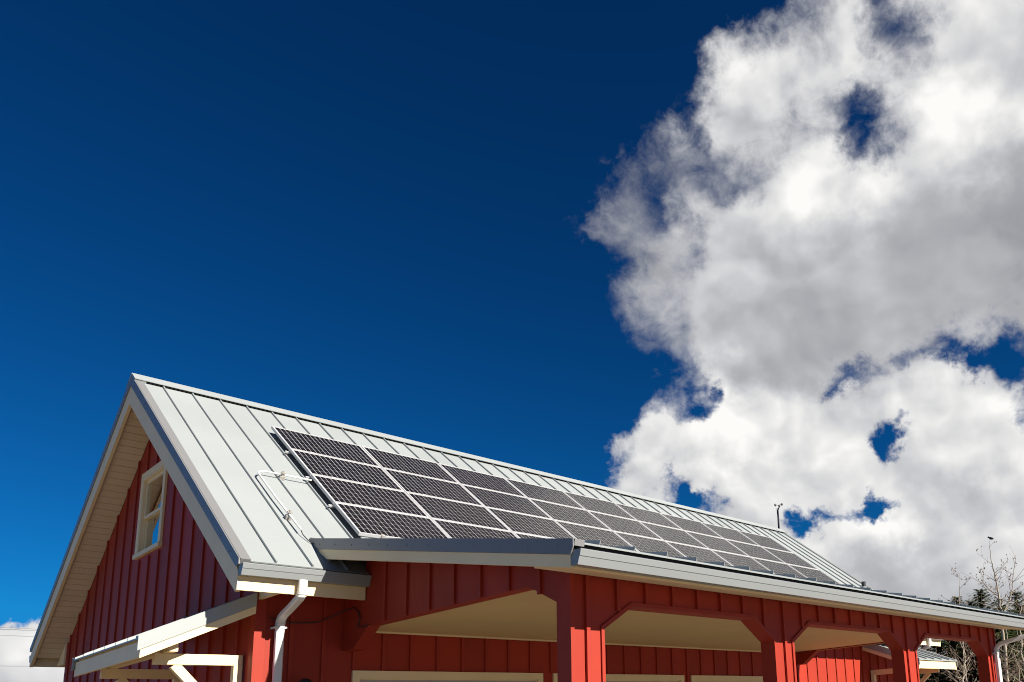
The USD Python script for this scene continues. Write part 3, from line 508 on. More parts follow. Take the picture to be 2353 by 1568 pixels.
# gable window: casing, sill, sashes, panes
win = MB()
cas = sbox(WY0-.105, WZ0-.0, WY1+.115, WZ1+.115).difference(sbox(WY0, WZ0-1, WY1, WZ1))
wf = MB().poly(cas, 'x', -.034, -.001).build('gable_window', 'cream', barn)
MB().box(-.055, WY0-.125, WZ0-.075, .05, WY1+.135, WZ0-.002).build('window_sill', 'cream', wf)
jam = sbox(WY0, WZ0, WY1, WZ1).difference(sbox(WY0+.028, WZ0+.002, WY1-.028, WZ1-.028))
MB().poly(jam, 'x', -.028, .10).build('window_jamb', 'cream', wf)
ZM = 5.44
def sash(y0, y1, z0, z1, x, d=.034, st=.05):
    s = MB().poly(sbox(y0, z0, y1, z1).difference(sbox(y0+st, z0+st, y1-st, z1-st)), 'x', x, x+d).build('window_sash', 'cream', wf)
    MB().box(x+.014, y0+st+.001, z0+st+.001, x+.019, y1-st-.001, z1-st-.001).build('window_pane', 'glass', wf)
sash(WY0+.03, WY1-.03, ZM-.03, WZ1-.03, .012)
sash(WY0+.03, WY1-.03, WZ0+.004, ZM+.02, .052)
# dim loft behind the window: lined box
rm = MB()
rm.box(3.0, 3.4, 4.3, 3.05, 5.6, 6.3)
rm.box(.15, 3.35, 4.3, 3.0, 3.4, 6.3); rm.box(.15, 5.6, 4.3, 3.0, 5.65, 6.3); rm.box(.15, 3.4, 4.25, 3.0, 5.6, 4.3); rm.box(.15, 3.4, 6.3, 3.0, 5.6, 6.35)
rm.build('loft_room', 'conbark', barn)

# ---------------------------------------------------------------- porch
PX0, PX1 = 1.057, 11.20
PY, PYB = -4.60, -4.415
RX0, RX1, RYE = 0.59, 11.67, -5.25
PSL = 0.189
zp = lambda y: 4.213+PSL*(y+.007)
pa = math.atan(PSL); PD = np.array([0, -math.cos(pa), -math.sin(pa)]); PU = np.array([0, -math.sin(pa), math.cos(pa)])
COLS = [(1.057, 1.442), (4.27, 4.638), (7.57, 7.956), (10.77, 11.20)]
ZS, ZT = 2.555, 2.866
openings = []
for (a0, a1), (b0, b1) in zip(COLS[:-1], COLS[1:]):
    openings.append(Polygon([(a1, ZS+.045), (a1+.415, ZT), (b0-.375, ZT), (b0, ZS+.03), (b0, ZS-.9), (a1, ZS-.9)]))
hd = sbox(PX0, ZS, PX1, 3.19)
for o in openings: hd = hd.difference(o)
header = MB().poly(hd, 'y', PY, PYB).build('porch_header', 'red', barn)
pb = [1.245+.4022*i for i in range(25)]
for x in pb:
    z0 = ZS+.001
    for o in openings:
        if o.bounds[0] <= x+.045 and x <= o.bounds[2]:
            xx = x+.02
            c = o.intersection(sbox(x, 0, x+.045, 5))
            if not c.is_empty: z0 = max(z0, c.bounds[3]+.002)
    MB().box(x, PY-.032, z0, x+.045, PY, 3.15).build('batten', 'red2', header)
MB().box(PX0, PY-.022, ZS+.001, PX0+.045, PY, 3.15).build('corner_board', 'red2', header)
MB().box(PX1-.045, PY-.022, ZS+.001, PX1, PY, 3.15).build('corner_board', 'red2', header)
for o in openings:                                # lining boards round each opening, a little proud of the siding
    inner = Polygon([(o.bounds[0]+.04, -1), (o.bounds[0]+.04, ZS+.02), (o.bounds[0]+.43, ZT-.042), (o.bounds[2]-.39, ZT-.042), (o.bounds[2]-.012, ZS+.015), (o.bounds[2]-.012, -1)])
    big = Polygon([(a, b if b > 2 else 0.02) for a, b in o.exterior.coords[:-1]])
    MB().poly(big.difference(inner), 'y', PY-.02, PYB+.012).build('opening_lining', 'red2', header)
for k, (a, b) in enumerate(COLS):
    c = MB().box(a, PY, 0.02, b, PYB, ZS).build('porch_column', 'red', barn)
    for x in pb:
        if a+.07 < x < b-.05: MB().box(x, PY-.032, 0.02, x+.045, PY, ZS-.001).build('batten', 'red2', c)
    if k == 0: MB().box(a, PY-.022, .02, a+.045, PY, ZS-.001).build('corner_board', 'red2', c)
    if k == 3: MB().box(b-.045, PY-.022, .02, b, PY, ZS-.001).build('corner_board', 'red2', c)
# side walls of the porch, with chamfered brackets at both ends
def side_wall(xa, xb, xout, s):
    top = lambda y: zp(y)-.105
    P = Polygon([(PYB, 2.835), (-3.98, 3.048), (-.70, 3.048), (-.315, 2.79), (-.026, 2.79), (-.026, 3.72), (-.56, 3.72), (-.60, top(-.60)), (PYB, top(PYB))])
    w = MB().poly(P, 'x', xa, xb).poly([(PYB, ZS), (PY, ZS), (PY, top(PY)), (PYB, top(PYB))], 'x', *((xa+.0, xa+.02) if s < 0 else (xb-.02, xb))) if False else MB().poly(P, 'x', xa, xb)
    w = w.build('porch_side_wall', 'red', barn)
    for i in range(7):
        y = -1.113-.5095*i
        zb = 3.05 if y > -3.95 else 3.05-(abs(y)-3.98+.03)/.435*.215
        MB().poly([(y-.02, zb+.004), (y+.025, zb+.004), (y+.025, top(y+.025)), (y-.02, top(y-.02))], 'x', *sorted((xout, xout+s*.026))).build('batten', 'red2', w)
side_wall(PX0, PX0+.15, PX0, -1)
side_wall(PX1-.15, PX1, PX1, 1)
MB().box(PX0, PY, 3.191, PX1, PYB, 3.245).build('header_plate', 'red', barn)
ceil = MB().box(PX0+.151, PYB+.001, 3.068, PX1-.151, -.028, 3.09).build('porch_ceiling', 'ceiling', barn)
MB().box(PX0+.151, -.052, 3.045, PX1-.151, -.0245, 3.0675).build('ceiling_molding', 'cream', ceil)
MB().box(PX1-.149, -4.38, 3.045, PX1-.135, -.06, 3.067).build('ceiling_molding', 'cream', ceil)
# porch roof
def pp(x, y, h=0.0): return np.array([x, y, zp(y)+h])
PL = (abs(RYE)-.012)/math.cos(pa)
proof = MB().obox(pp(RX0+.05, -.012, -.02), (RX1-RX0-.10, 0, 0), PD*(PL-.03), -PU*.07).build('porch_roof', 'dark', barn)  # deck coloured near-black to paint the shaded gap above the gutter
SX = [0.889+.4302*i for i in range(26) if .889+.4302*i < RX1-.1]
px = [RX0+.02]+SX+[RX1-.02]
for a, b in zip(px[:-1], px[1:]):
    MB().obox(pp(a+.001, -.012, -.018), (b-a-.002, 0, 0), PD*PL, PU*.018).build('roof_panel', 'metal', proof)
for a in SX:
    MB().obox(pp(a-.003, -.03, .0), (.006, 0, 0), PD*(PL-.022), PU*.042).build('roof_seam', 'metal', proof)
for xo, sx in ((RX0, 1), (RX1, -1)):
    t = MB().poly([(-.0, zp(0)+.02), (RYE, zp(RYE)+.02), (RYE, zp(RYE)-.05), (-5.215, zp(-5.215)-.122), (-.13, zp(-.13)-.122)], 'x', xo, xo-.012*sx)
    t.obox(pp(min(xo, xo+.11*sx), -.02, .0005), (.11, 0, 0), PD*(PL+.0), PU*.02)
    t.obox(pp(min(xo, xo+.11*sx), RYE+.012, -.04), (.11, 0, 0), PD*.016, PU*.06)
    t = t.build('rake_trim', 'trim_shade', barn)
    sc = MB()
    for q in range(12):
        y = -.3-q*.43
        sc.box(xo-.018 if sx > 0 else xo+.012, y-.008, zp(y)-.07, xo-.012 if sx > 0 else xo+.018, y+.008, zp(y)-.054)
    tag(sc.build('screws', 'gutter', t), kind='stuff')
    MB().poly([(-.14, zp(-.14)-.1235), (-5.20, zp(-5.20)-.1235), (-5.20, 2.993), (-.506, 3.872)], 'x', xo, xo+.04*sx).build('rake_board', 'cream', barn)
MB().box(RX0+.041, -5.20, 2.995, RX1-.041, -5.163, 3.165).build('eave_board', 'cream', barn)
MB().box(RX0+.041, -5.162, 3.085, RX1-.041, PY-.034, 3.099).build('porch_eave_soffit', 'soffit', barn)
gutter(RX0+.004, RX1-.004, -5.202, 3.143)
# flashing where the porch roof leaves the main roof
MB().obox(rp(.592, (YR+.0)/CA-.02, .001), (.05, 0, 0), DN*.62, UPN*.03).build('roof_flashing', 'gutter', barn)

# doors under the porch
for a, b in DOORS:
    P = sbox(a, 0.02, b, DZ).difference(sbox(a+.095, -1, b-.095, DZ-.095))
    d = MB().poly(P, 'y', -.034, -.0005).build('porch_door', 'cream', barn)
    MB().poly(sbox(a+.051, .02, b-.051, DZ-.051).difference(sbox(a+.115, -1, b-.115, DZ-.115)), 'y', .0, .055).build('door_jamb', 'cream', d)
    ncol, nrow = 4, 4
    xa, xb, za, zb = a+.115, b-.115, .02, DZ-.116
    fr = sbox(xa, za, xb, zb)
    cw, rh = (xb-xa)/ncol, (zb-za)/nrow
    for i in range(ncol):
        for j in range(nrow):
            fr = fr.difference(sbox(xa+i*cw+.03, za+j*rh+(.06 if j == 0 else .03), xa+(i+1)*cw-.03, za+(j+1)*rh-(.085 if j == nrow-1 else .03)))
    MB().poly(fr, 'y', .035, .075).build('door_leaf', 'doorw', d)
    for i in range(ncol):
        for j in range(nrow):
            MB().box(xa+i*cw+.032, .052, za+j*rh+.062, xa+(i+1)*cw-.032, .058, za+(j+1)*rh-.032 if j < nrow-1 else zb-.087).build('door_pane', 'glass', d)
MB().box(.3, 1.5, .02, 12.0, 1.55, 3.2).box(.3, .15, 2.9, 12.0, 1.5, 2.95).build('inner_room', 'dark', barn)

# downspouts
def downspout(pts, side, parent=barn):
    d = MB().rtube(pts, .095, .075, side).build('downspout', 'white', parent)
    return d
def arc(p, q, r, n=4): return [np.asarray(p)*(1-t)+np.asarray(q)*t for t in np.linspace(0, 1, n)]
xd = .243
ds = downspout([(xd, -.675, 3.545), (xd, -.675, 3.46), (xd, -.668, 3.41), (xd, -.645, 3.365), (xd, -.60, 3.335), (xd, -.40, 3.26), (xd, -.20, 3.195), (xd, -.135, 3.165), (xd, -.100, 3.12), (xd, -.088, 3.06), (xd, -.086, 2.9), (xd, -.086, 0.1)], (1, 0, 0))
for z in (3.03, 1.4):
    MB().box(xd-.075, -.129, z, xd+.075, -.040, z+.022).box(xd-.078, -.04, z, xd-.062, -.001, z+.022).build('pipe_strap', 'white', ds)
for k, (y, z) in enumerate(((-.655, 3.375), (-.635, 3.352), (-.145, 3.168), (-.118, 3.146), (-.102, 3.12), (-.094, 3.09))):
    MB().box(xd-.0495, y-.040, z-.004, xd+.0495, y+.040, z+.002).build('elbow_crimp', 'white', ds)
xq = 11.05
dq = downspout([(xq+.14, -5.27, 3.01), (xq+.14, -5.27, 2.96), (xq+.135, -5.255, 2.915), (xq+.12, -5.22, 2.885), (xq+.07, -5.02, 2.84), (xq+.0, -4.78, 2.785), (xq-.015, -4.72, 2.745), (xq-.018, -4.685, 2.69), (xq-.018, -4.68, 2.55), (xq-.018, -4.68, .1)], (1, 0, 0))
MB().box(xq-.09, -4.725, 2.6, xq+.055, -4.602, 2.622).build('pipe_strap', 'white', dq)
downspout([(16.55, -.675, 3.545), (16.55, -.675, 3.46), (16.55, -.668, 3.41), (16.55, -.645, 3.365), (16.55, -.60, 3.335), (16.55, -.40, 3.26), (16.55, -.20, 3.195), (16.55, -.135, 3.165), (16.55, -.100, 3.12), (16.55, -.088, 3.06), (16.55, -.086, .1)], (1, 0, 0))
# black cable stapled under the eave beside the porch
cb = MB().tube([(.14, -.03, 3.16), (.40, -.03, 3.12), (.70, -.035, 3.14), (.88, -.06, 3.22), (1.00, -.16, 3.30), (1.035, -.33, 3.32), (1.035, -.47, 3.24), (1.033, -.52, 3.14), (1.033, -.46, 3.06), (1.033, -.60, 3.035), (1.033, -.74, 3.05)], .008, 6)
cb.build('cable', 'black', barn, smooth=True)

# ------------------------------------------------------------------ canopies over the end doors
def canopy(label, O, A, Bv, proj, width, ztop, slope, n_pan, brackets, beamz, end_plates):
    """O: corner on the wall; A: along the wall; Bv: away from the wall."""
    O, A, Bv = (np.asarray(q, float) for q in (O, A, Bv)); Z = np.array([0, 0, 1.0])
    P = lambda a, b, z: O+A*a+Bv*b+Z*z
    zt = lambda b: ztop-slope*b
    c = thing('door_canopy', label, 'canopy', 'canopies over the end doors')
    sv = Bv*1.0-Z*slope
    deck = MB().obox(P(.03, .002, zt(0)-.05), A*(width-.06), sv*(proj-.03), Z*.03).build('canopy_deck', 'cream', c)
    for i in range(n_pan):
        a0, a1 = width*i/n_pan, width*(i+1)/n_pan
        MB().obox(P(a0+.001, .002, zt(0)-.019), A*(a1-a0-.002), sv*(proj+.02), Z*.018).build('roof_panel', 'metal', c)
        if i: MB().obox(P(a0-.011, .002, zt(0)), A*.022, sv*(proj+.012), Z*.032).build('roof_seam', 'metal', c)
    for a in (0.0, width):
        s = 1 if a == 0 else -1
        o = a if s > 0 else a-.012
        MB().obox(P(o-.012*s, .0, zt(0)-.14), A*.012, sv*(proj+.03), Z*.165).obox(P(min(a, a+.09*s), .0, zt(0)+.001), A*.09, sv*(proj+.026), Z*.024).build('rake_trim', 'metal', c)
        MB().obox(P(o+(.0 if s > 0 else -.022), .0, zt(0)-.235), A*.034, sv*proj, Z*.094).build('rake_board', 'cream', c)
    MB().obox(P(.036, proj-.034, zt(proj)-.225), A*(width-.072), Bv*.034, Z*.175).build('eave_board', 'cream', c)
    MB().obox(P(.10, proj*.66, beamz+.128), A*(width-.2), Bv*.09, Z*(zt(proj*.66+.09)-.05-beamz-.13)).build('purlin', 'cream', c)
    for a in brackets:
        L = proj*.80
        MB().obox(P(a, .004, beamz), A*.09, Bv*(L-.03), Z*.125).obox(P(a, L-.026, beamz), A*.09, Bv*.028+Z*0, Z*.125).build('bracket_beam', 'cream', c)
        MB().obox(P(a, .002, beamz-1.0), A*.09, Bv*.095, Z*.998).build('bracket_post', 'cream', c)
        p, q = P(a+.045, L*.78, beamz-.001), P(a+.045, .09, beamz-.70)
        MB().bar(p, q, .075, .10, upv=np.cross(q-p, A)).build('bracket_brace', 'cream', c)
    return c
canopy('cream shed canopy with grey metal roof on the gable end beside the near corner', (-.026, -.05, 0), (0, 1, 0), (-1, 0, 0), 1.15, 2.72, 3.44, 0.49, 6, (.31, 2.42), 2.606, True)
canopy('small cream shed canopy seen through the last porch bays at the far end', (14.13, -.026, 0), (1, 0, 0), (0, -1, 0), 1.50, 2.05, 3.455, .385, 5, (.30, 1.60), 2.60, True)

# ------------------------------------------------------------------ wall lamp
wl = thing('wall_lamp', 'black dome wall lamp low on the red front wall beside the downspout', 'lamp', loc=(.53, 0, 2.235))
m = trimesh.creation.icosphere(3, .085); m.vertices[:, 2] = np.where(m.vertices[:, 2] < 0, m.vertices[:, 2]*.25, m.vertices[:, 2]*.9)
MB().add(m.vertices+[0, -.2, .11], m.faces).build('lamp_shade', 'black', wl, smooth=True)
MB().tube([(0, -.002, .02), (0, -.06, .12), (0, -.13, .17), (0, -.19, .17)], .012, 8).box(-.05, -.012, -.04, .05, -.001, .06).build('lamp_arm', 'black', wl)
MB().tm(trimesh.creation.icosphere(2, .03).apply_translation([0, -.2, .07])).build('lamp_bulb', 'white', wl, smooth=True)

# ------------------------------------------------------------------ solar array
TP, PW, PN, DP = 1.4728, 1.53, 1.0177, 0.14
FW_, FH_, FT_ = 1.512, 1.0005, .046
rot = math.degrees(ANG)
def cell_mesh(cx, cy, w, h, z):
    c = .035*min(w, h)
    p = [(-w/2+c, -h/2), (w/2-c, -h/2), (w/2, -h/2+c), (w/2, h/2-c), (w/2-c, h/2), (-w/2+c, h/2), (-w/2, h/2-c), (-w/2, -h/2+c)]
    v = [(cx+a, cy+b, z) for a, b in p]+[(cx+a, cy+b, z-.0012) for a, b in p]
    f = [(0, j, j+1) for j in range(1, 7)]
    for j in range(8):
        k = (j+1) % 8
        f += [(j, j+8, k+8), (j, k+8, k)]
    return MB().add(v, f)
def solar_panel(first, loc, label):
    x = UsdGeom.Xform.Define(stage, numbered('/World', 'solar_panel'))
    x.AddTranslateOp().Set(Gf.Vec3d(*map(float, loc))); x.AddRotateXOp().Set(rot)
    tag(x, label, 'solar panel', 'solar panels in four rows on the barn roof')
    if first is not None:
        x.GetPrim().GetReferences().AddInternalReference(first.GetPath())
        tag(x, label); x.GetPrim().SetInstanceable(True)
        return x.GetPrim()
    p = x.GetPrim(); t = DP-FT_; fr = .021
    f = MB().box(0, 0, t, fr, FH_, DP).box(FW_-fr, 0, t, FW_, FH_, DP).box(fr, 0, t, FW_-fr, fr, DP).box(fr, FH_-fr, t, FW_-fr, FH_, DP)
    f.build('frame', 'alu', p)
    MB().box(fr+.0005, fr+.0005, DP-.012, FW_-fr-.0005, FH_-fr-.0005, DP-.006).build('backsheet', 'sheet', p)
    mx = fr+.010; cw, ch = (FW_-2*mx)/9, (FH_-2*mx)/6
    for j in range(6):
        for i in range(9):
            cell_mesh(mx+(i+.5)*cw, mx+(j+.5)*ch, cw-.0062, ch-.0062, DP-.0045).build('cell', 'cell', p)
    bb = MB()
    for i in range(9):
        bb.box(mx+(i+.5)*cw-.0026, mx, DP-.0043, mx+(i+.5)*cw+.0026, FH_-mx, DP-.0039)
    bb.build('busbars', 'bus', p)
    return p
ROW = ['top', 'second', 'third', 'bottom']
ORD = ['first', 'second', 'third', 'fourth', 'fifth', 'sixth', 'seventh', 'eighth', 'ninth']
first = None
for j in range(4):
    for i in range(9):
        lab = '%s solar panel from the gable end in the %s row of the roof array' % (ORD[i], ROW[j])
        if i == 8: lab = 'solar panel at the far end of the %s row of the roof array' % ROW[j]
        q = rp(1.2488+i*PW, TP+j*PN+FH_+.004)
        s = solar_panel(first, q, lab); first = first or s
RN = ['above the top row', 'under the joint of the top and second rows', 'under the joint of the second and third rows', 'under the joint of the third and bottom rows', 'along the lower edge of the bottom row']
for j in range(5):
    tt = TP+j*PN-.006+(.03 if j == 0 else 0)-(.03 if j == 4 else 0)
    h = MB().obox(rp(1.19 if 0 < j < 4 else 1.30, tt-.018, .052), (9*PW+(.12 if 0 < j < 4 else -.12), 0, 0), DN*.036, UPN*.028).build('mounting_rail', 'alu')
    tag(h, 'long aluminium mounting rail '+RN[j]+' of solar panels', 'mounting rail', 'rails under the solar panels')
# clamps holding the panels: on the lower edge and between rows
ci = 0
for j in range(1, 5):
    for i in range(9):
        for fx in (.22, .80):
            if j == 4:
                o = rp(1.2488+i*PW+fx*PW, TP+4*PN+.0, .002)
                c = MB().obox(o+np.array([-.03, 0, 0])-DN*.05, (.06, 0, 0), DN*.07, UPN*.06).obox(o+np.array([-.022, 0, 0])-DN*.02+UPN*.06, (.044, 0, 0), DN*.026, UPN*.088).obox(o+np.array([-.022, 0, 0])-DN*.045+UPN*.139, (.044, 0, 0), DN*.05, UPN*.01)
                c = c.build('end_clamp', 'clampm')
                tag(c, '%s end clamp under the %s panel of the bottom row' % ('left' if fx < .5 else 'right', ORD[i]), 'clamp', 'end clamps along the lower edge of the solar array')
            else:
                o = rp(1.2488+i*PW+fx*PW-.035, TP+j*PN-.022, DP+.0006)
                c = MB().obox(o, (.07, 0, 0), DN*.035, UPN*.007).obox(o+np.array([.02, 0, 0])+DN*.014-UPN*.06, (.03, 0, 0), DN*.007, UPN*.06)
                c = c.build('mid_clamp', 'alu')
                tag(c, 'mid clamp between the %s and %s rows, %s clamp of the %s panel' % (ROW[j-1], ROW[j], 'left' if fx < .5 else 'right', ORD[i]), 'clamp', 'mid clamps between rows of the solar array')

# ------------------------------------------------------------------ conduit beside the array
def onroof(x, y, h): return np.array([x, y, zroof(y)])+UPN*h
cd = thing('roof_conduit', 'bent white conduit clamped to the roof seams left of the solar panels', 'conduit')
pts = [onroof(1.235, 1.635, .075)]
pts += [onroof(.60, 1.655, .075)]
for k in range(1, 7):
    th = k/6*math.pi/2
    pts.append(onroof(.60-.14*math.sin(th), 1.655-.14*(1-math.cos(th)), .075))
pts += [onroof(.462, .9, .075), onroof(.490, .10, .075)]
MB().tube(pts, .0135, 10).build('conduit_pipe', 'white', cd, smooth=40)
for (x, y, dx, dy) in ((.825, 1.640, 0, 1), (.478, .46, 1, 0)):
    o = onroof(x, y, .003)
    MB().obox(o+np.array([-.035, 0, 0])-DN*.03, (.07, 0, 0), DN*.06, UPN*.055).build('seam_clamp', 'clampm', cd)
    MB().obox(o+np.array([-.012, 0, 0])-DN*.012+UPN*.055, (.024, 0, 0), DN*.024, UPN*.08).obox(o+np.array([-.03, 0, 0])-DN*.02+UPN*.098, (.06, 0, 0), DN*.04, UPN*.014).build('pipe_clip', 'clampm', cd)
MB().tube([onroof(1.23, 1.63, .07), onroof(1.29, 1.60, .05), onroof(1.35, 1.57, .045), onroof(1.36, 1.51, .03), onroof(1.34, 1.47, .02)], .006, 6).tube([onroof(.49, .11, .07), onroof(.50, .04, .04), onroof(.535, -.06, .02), onroof(.575, -.13, .02), onroof(.60, -.15, .03)], .006, 6).build('cable', 'black', cd)
# vent pipe and tangle of conduit at the far end of the roof
o = np.array([16.95, 1.40, zroof(1.40)])
vp = thing('vent_pipe', 'short black vent pipe standing at the far end of the barn roof', 'vent pipe', loc=o)
MB().tube([(0, 0, -.05), (0, 0, .17)], .062, 14).tube([(0, 0, .15), (0, 0, .172)], .066, 14).build('pipe', 'black', vp)
MB().tube([(0, 0, -.04), (0, 0, .03)], [.11, .07], 14).build('flashing_boot', 'gutter', vp)
cd2 = thing('roof_conduit', 'tangle of pale conduit elbows beside the black vent pipe on the roof', 'conduit')
MB().tube([onroof(15.3, .78, .07), onroof(15.9, .80, .07), onroof(16.4, 1.0, .10), onroof(16.7, 1.05, .12)], .024, 8).tube([onroof(16.6, 1.08, .05), onroof(16.9, 1.02, .15), onroof(17.05, .85, .12), onroof(16.95, .55, .06)], .024, 8).tube([onroof(15.25, 1.05, .05), onroof(15.5, .95, .05), onroof(15.75, .66, .05)], .02, 8).build('conduit_pipe', 'white', cd2, smooth=40)
MB().obox(onroof(15.15, 1.05, .03), (.16, 0, 0), DN*.22, UPN*.07).obox(onroof(16.98, .95, .06), (.10, 0, 0), DN*.12, UPN*.10).build('junction_box', 'clampm', cd2)
# anemometer mast on the far end of the ridge
an = thing('anemometer_mast', 'thin dark mast with a cup anemometer on the far end of the roof ridge', 'anemometer', loc=(17.26, YR, ZR))
MB().box(-.022, -.022, -.1, .022, .022, .68).build('mast', 'black', an)
MB().tube([(0, 0, .66), (.03, -.01, .72), (.05, -.02, .78)], .018, 8).tube([(.05, -.02, .76), (.05, -.02, .86)], .012, 8).box(-.04, -.02, .70, .06, .02, .725).build('sensor_arm', 'black', an)
for k in range(3):
    a = k*2*math.pi/3+.5
    h = trimesh.creation.icosphere(2, .045); h.vertices[:, 1] *= .6
    d = np.array([math.cos(a), math.sin(a), 0])
    MB().add(h.vertices+d*.125+[.05, -.02, .85], h.faces).tube([np.array([.05, -.02, .85]), d*.12+[.05, -.02, .85]], .008, 6).build('cup', 'black', an, smooth=True)

# ------------------------------------------------------------------ trees beyond the far end of the barn
def conifer_mesh(seed, H=9.0):
    r = random.Random(seed); m = MB()
    V, F, n = [], [], 0
    z = 0.10*H
    while z < H*.985:
        t = z/H
        L = (1-t)**.72*.34*H*(.75+.5*r.random())+.20
        k = 10 if t < .8 else 8
        a0 = r.random()*6.28
        for j in range(k):
            a = a0+j*6.28/k+r.uniform(-.3, .3); l = L*r.uniform(.65, 1.15)
            if r.random() < .08: continue
            d = np.array([math.cos(a), math.sin(a), 0]); s = np.array([-d[1], d[0], 0])
            droop = r.uniform(.12, .35) if t < .75 else r.uniform(-.5, -.1)
            ns_ = max(3, int(l/.16))
            for q in range(ns_):
                u = (q+.3)/ns_
                p = d*l*u+np.array([0, 0, z-droop*l*u+.12*l*u*u])
                w = (.36*(1-u*.55))*min(l, 1.6)*.55+.07
                for sd in (-1, 1):
                    tip = p+s*sd*w*r.uniform(.7, 1.2)+d*w*r.uniform(.3, .8)+np.array([0, 0, r.uniform(-.16, .05)])*w*2
                    b1 = p-d*.05+np.array([0, 0, .03]); b2 = p+d*(.09+.04*w)+np.array([0, 0, -.02+r.uniform(-.02, .03)])
                    V += [b1, b2, tip]; F.append((n, n+1, n+2)); n += 3
                V += [p-d*.08+s*.03, p-d*.08-s*.03, p+d*.2+np.array([0, 0, -.05])]; F.append((n, n+1, n+2)); n += 3
        z += .018*H*r.uniform(.7, 1.2)*(1.2-.5*t)
    return np.array(V), np.array(F)
CON = {}
def conifer(loc, h, rz, label, kind):
    x = UsdGeom.Xform.Define(stage, numbered('/World', 'conifer'))
    x.AddTranslateOp().Set(Gf.Vec3d(*map(float, loc))); x.AddRotateZOp().Set(rz); s = h/9.0; x.AddScaleOp().Set(Gf.Vec3f(s*RNG.uniform(.9, 1.15), s*RNG.uniform(.9, 1.15), s))
    tag(x, label, 'conifer tree', 'dark conifers beyond the far end of the barn')
    if kind in CON:
        x.GetPrim().GetReferences().AddInternalReference(CON[kind]); tag(x, label); x.GetPrim().SetInstanceable(True); return
    CON[kind] = x.GetPath()
    MB().tube([(0, 0, 0), (0, 0, 4.5), (0, 0, 8.9)], [.16, .09, .012], 7).build('trunk', 'conbark', x)
    V, F = conifer_mesh(kind+3)
    MB().add(V, F).build('crown', 'needles', x)
def polar(az, D): a = math.radians(az); return np.array([CAM[0]+D*math.sin(a), CAM[1]+D*math.cos(a), 0.0])
for k, (az, D, h, lab) in enumerate([
    (66.02, 50, 8.25, 'dark conifer whose tip stands behind the smaller bare tree above the porch gutter'),
    (67.62, 52, 8.90, 'dark pointed conifer just left of the tall forked bare tree'),
    (68.78, 51, 8.05, 'dark conifer right of the tall bare trunk, half hidden by it'),
    (69.85, 54, 8.75, 'dark conifer at the right edge of the picture'),
    (64.6, 47, 6.3, 'dark conifer seen through the last porch bay behind the far canopy'),
    (65.5, 44, 6.2, 'dark conifer seen through the last porch bay right of the far canopy'),
    (66.7, 43, 6.3, 'dark conifer behind the thin bare trunk in the last porch bay'),
    (67.9, 45, 6.5, 'dark conifer behind the last porch column'),
    (68.5, 42, 5.9, 'low dark conifer behind the white downspout at the last porch column'),
    (69.3, 43, 6.2, 'low dark conifer at the lower right corner behind bare branches'),
    (63.6, 50, 6.2, 'dark conifer behind the end of the far eave gutter'),
    (70.9, 48, 8.0, 'dark conifer beyond the right edge of the picture, nearest to it'),
    (65.2, 58, 7.2, 'dark conifer in the back row seen through the last porch bay'),
    (67.1, 60, 7.6, 'dark conifer in the back row above the last porch column'),
    (68.2, 61, 8.3, 'back row conifer showing between the tall forked tree and the right edge'),
    (69.5, 60, 7.9, 'back row conifer low at the right edge of the picture'),
    (66.9, 57, 8.9, 'dark conifer in the back row between the small bare tree and the tall one'),
    (72.4, 50, 8.6, 'dark conifer farther beyond the right edge of the picture'),
    ]):
    conifer(polar(az, D), h, 47*k, lab, k % 3)
under = MB(); r = random.Random(5)
VV, FF = [], []
for k in range(16000):
    p = polar(r.uniform(62.5, 74), r.uniform(46, 62)); p[2] = abs(r.gauss(0, 1.9))+.05
    q = [p+np.array([r.uniform(-.3, .3), r.uniform(-.3, .3), r.uniform(-.22, .3)]) for _ in range(3)]
    VV += q; FF.append((3*k, 3*k+1, 3*k+2))
tag(under.add(VV, FF).build('undergrowth', 'needles'), 'dark green undergrowth below the conifers beyond the barn', 'undergrowth', kind='stuff')

def grow(m, tw, p0, d, L, r0, depth, rnd, buds):
    n = max(3, int(L/.22)); pts = [np.array(p0, float)]; d = np.array(d, float)/np.linalg.norm(d)
    for k in range(n):
        d = d+np.array([rnd.gauss(0, .10), rnd.gauss(0, .10), rnd.gauss(.045, .07)]); d /= np.linalg.norm(d)
        pts.append(pts[-1]+d*L/n)
    rr = np.linspace(r0, max(r0*.3, .0032), len(pts))
    (m if r0 > .012 else tw).tube(pts, rr, 5 if r0 > .02 else 4, cap=False)
    if depth > 0:
        for k in range(1, len(pts)):
            if rnd.random() < .72:
                ax = pts[k]-pts[k-1]; ax /= np.linalg.norm(ax)
                v = np.array([rnd.gauss(0, 1), rnd.gauss(0, 1), rnd.gauss(.25, .5)]); v -= ax*np.dot(v, ax); v /= np.linalg.norm(v)
                grow(m, tw, pts[k], ax*.65+v*.8, L*rnd.uniform(.25, .5), rr[k]*.55, depth-1, rnd, buds)
    elif buds:
        for p in pts[1:]:
            if rnd.random() < .55:
                o = np.array([rnd.gauss(0, .03), rnd.gauss(0, .03), rnd.gauss(0, .03)])
                s = trimesh.creation.icosphere(0, .017); s.vertices *= [1, 1, 1.7]
                tw.add(s.vertices+p+o, s.faces)
